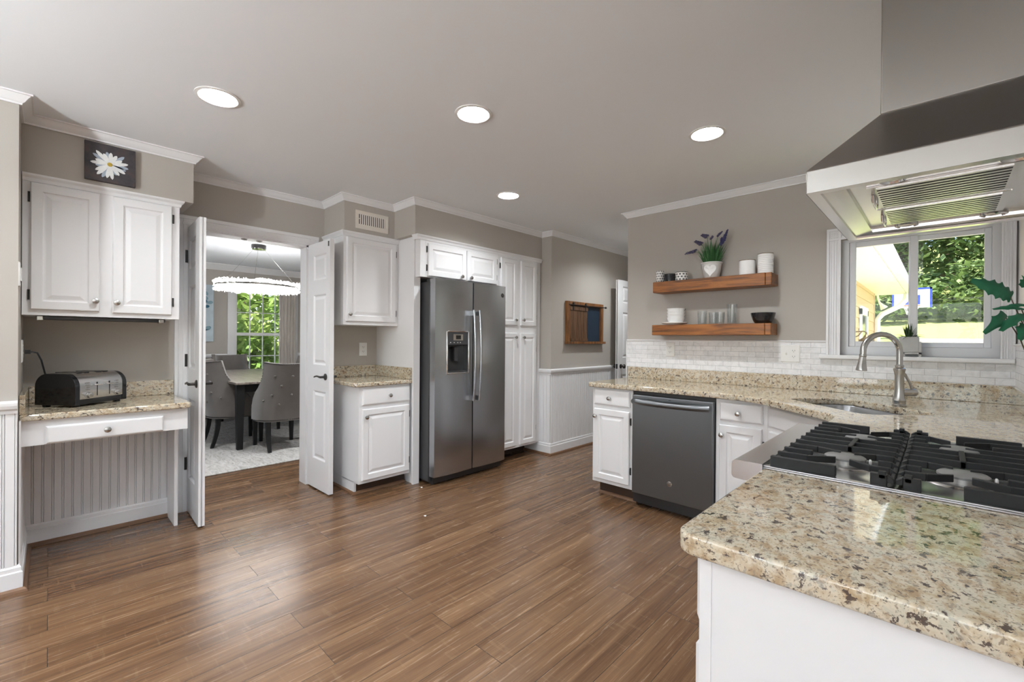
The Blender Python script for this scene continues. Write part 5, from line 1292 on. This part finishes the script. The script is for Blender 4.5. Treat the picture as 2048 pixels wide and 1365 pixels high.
for a in ((9.85, 9.97, -.1, 1.85), (10.75, 10.87, -.1, 1.85), (9.85, 10.87, 1.75, 1.90)): c.fb(wf, *a, 0, .03)
part('door_trim', c, PAINT, t); part('door_glass', MB().fb(wf, 9.97, 10.75, -.1, 1.75, 0, .01), BLACKP, t)
t = thing('wall_lantern', (WXe+.2, 8.6, 1.0), 'bronze carriage lantern on the tan siding outside the window', 'lantern')
ly, lx = 8.9, WXe+.20
c = MB(); c.fb(wf, ly-.05, ly+.05, 1.30, 1.46, 0, .03); part('back_plate', c, BRASS, t)
c = MB(); c.tube([(WXe+.04, ly, 1.42), (lx-.03, ly, 1.43), (lx, ly, 1.41), (lx, ly, 1.37)], .010, 8); c.tube([(WXe+.04, ly, 1.33), (lx-.10, ly, 1.36), (lx-.06, ly, 1.42)], .008, 8); part('bracket', c, BRASS, t, smooth=50)
c = MB(); c.lathe((lx, ly, 1.27), [(.105, 0), (.085, .03), (.045, .06), (.03, .09), (.012, .11), (.010, .14), (0, .15)], 20); part('cap', c, BRASS, t, smooth=40)
c = MB(); c.lathe((lx, ly, 1.04), [(.045, 0), (.08, .12), (.085, .23)], 16, open_=True); part('glass_shade', c, TUMBLER, t, smooth=40)
c = MB(); c.lathe((lx, ly, .96), [(.012, 0), (.03, .03), (.05, .06), (.055, .08), (.03, .085)], 16); part('base', c, BRASS, t, smooth=40)
t = thing('flood_light', (WXe+.1, WYE+.1, 2.1), 'white floodlight under the eave beside the downspout', 'light')
c = MB(); c.lathe((WXe+.08, WYE+.08, 2.12), [(.02, 0), (.03, .06), (.065, .14), (.07, .16), (.05, .16)], 14, (.5, .3, -.8)); c.tube([(WXe+.05, WYE+.05, 2.28), (WXe+.08, WYE+.08, 2.12)], .02, 8); part('head', c, WHITEP, t, smooth=40)
# basketball hoop
HYb = 22.0; hzb = hz(-.9, HYb); bx, bz = -.80, 2.90
t = thing('basketball_hoop', (bx, HYb, hzb), 'white and blue basketball backboard with a net on the lawn', 'basketball hoop')
fh = north(HYb)
part('backboard', MB().fb(fh, bx-.55, bx+.55, bz-.36, bz+.36, 0, .04), WHITEP, t)
BLUE = plain('royal_blue', (.03, .06, .50), .5)
c = MB()
for a in ((bx-.55, bx-.49, bz-.36, bz+.36), (bx+.49, bx+.55, bz-.36, bz+.36), (bx-.55, bx+.55, bz+.30, bz+.36), (bx-.23, bx+.23, bz-.24, bz+.10)): c.fb(fh, *a, .04, .045)
part('blue_markings', c, BLUE, t)
c = MB(); c.tube([(bx+.23*math.cos(2*PI*i/20), HYb-.32+.23*math.sin(2*PI*i/20), bz-.30) for i in range(21)], .014, 6); part('rim', c, plain('rim_red', (.55, .10, .06), .5), t)
c = MB()
for k in range(12):
    a = 2*PI*k/12
    for sg in (1, -1): c.tube([(bx+r*math.cos(a+sg*q), HYb-.32+r*math.sin(a+sg*q), bz-.30-z) for r, q, z in ((.23, 0, 0), (.17, .26, .15), (.12, .55, .32))], .007, 4)
part('net', c, WHITEP, t)
c = MB().tube([(bx, HYb+.5, hzb-.2), (bx, HYb+.5, bz-.4), (bx, HYb+.04, bz)], .05, 8); part('pole', c, GREYP, t)
# deck rail
t = thing('deck_railing', (.6, 9, -.35), 'weathered grey deck railing low across the right window pane', 'railing')
part('top_rail', MB().box(-.35, 3.0, 8.95, 9.09, 1.255, 1.32), RAILW, t)
for x in (-.3, 1.3, 2.9): part('post', MB().box(x-.045, x+.045, 8.975, 9.065, -.4, 1.255), RAILW, t)
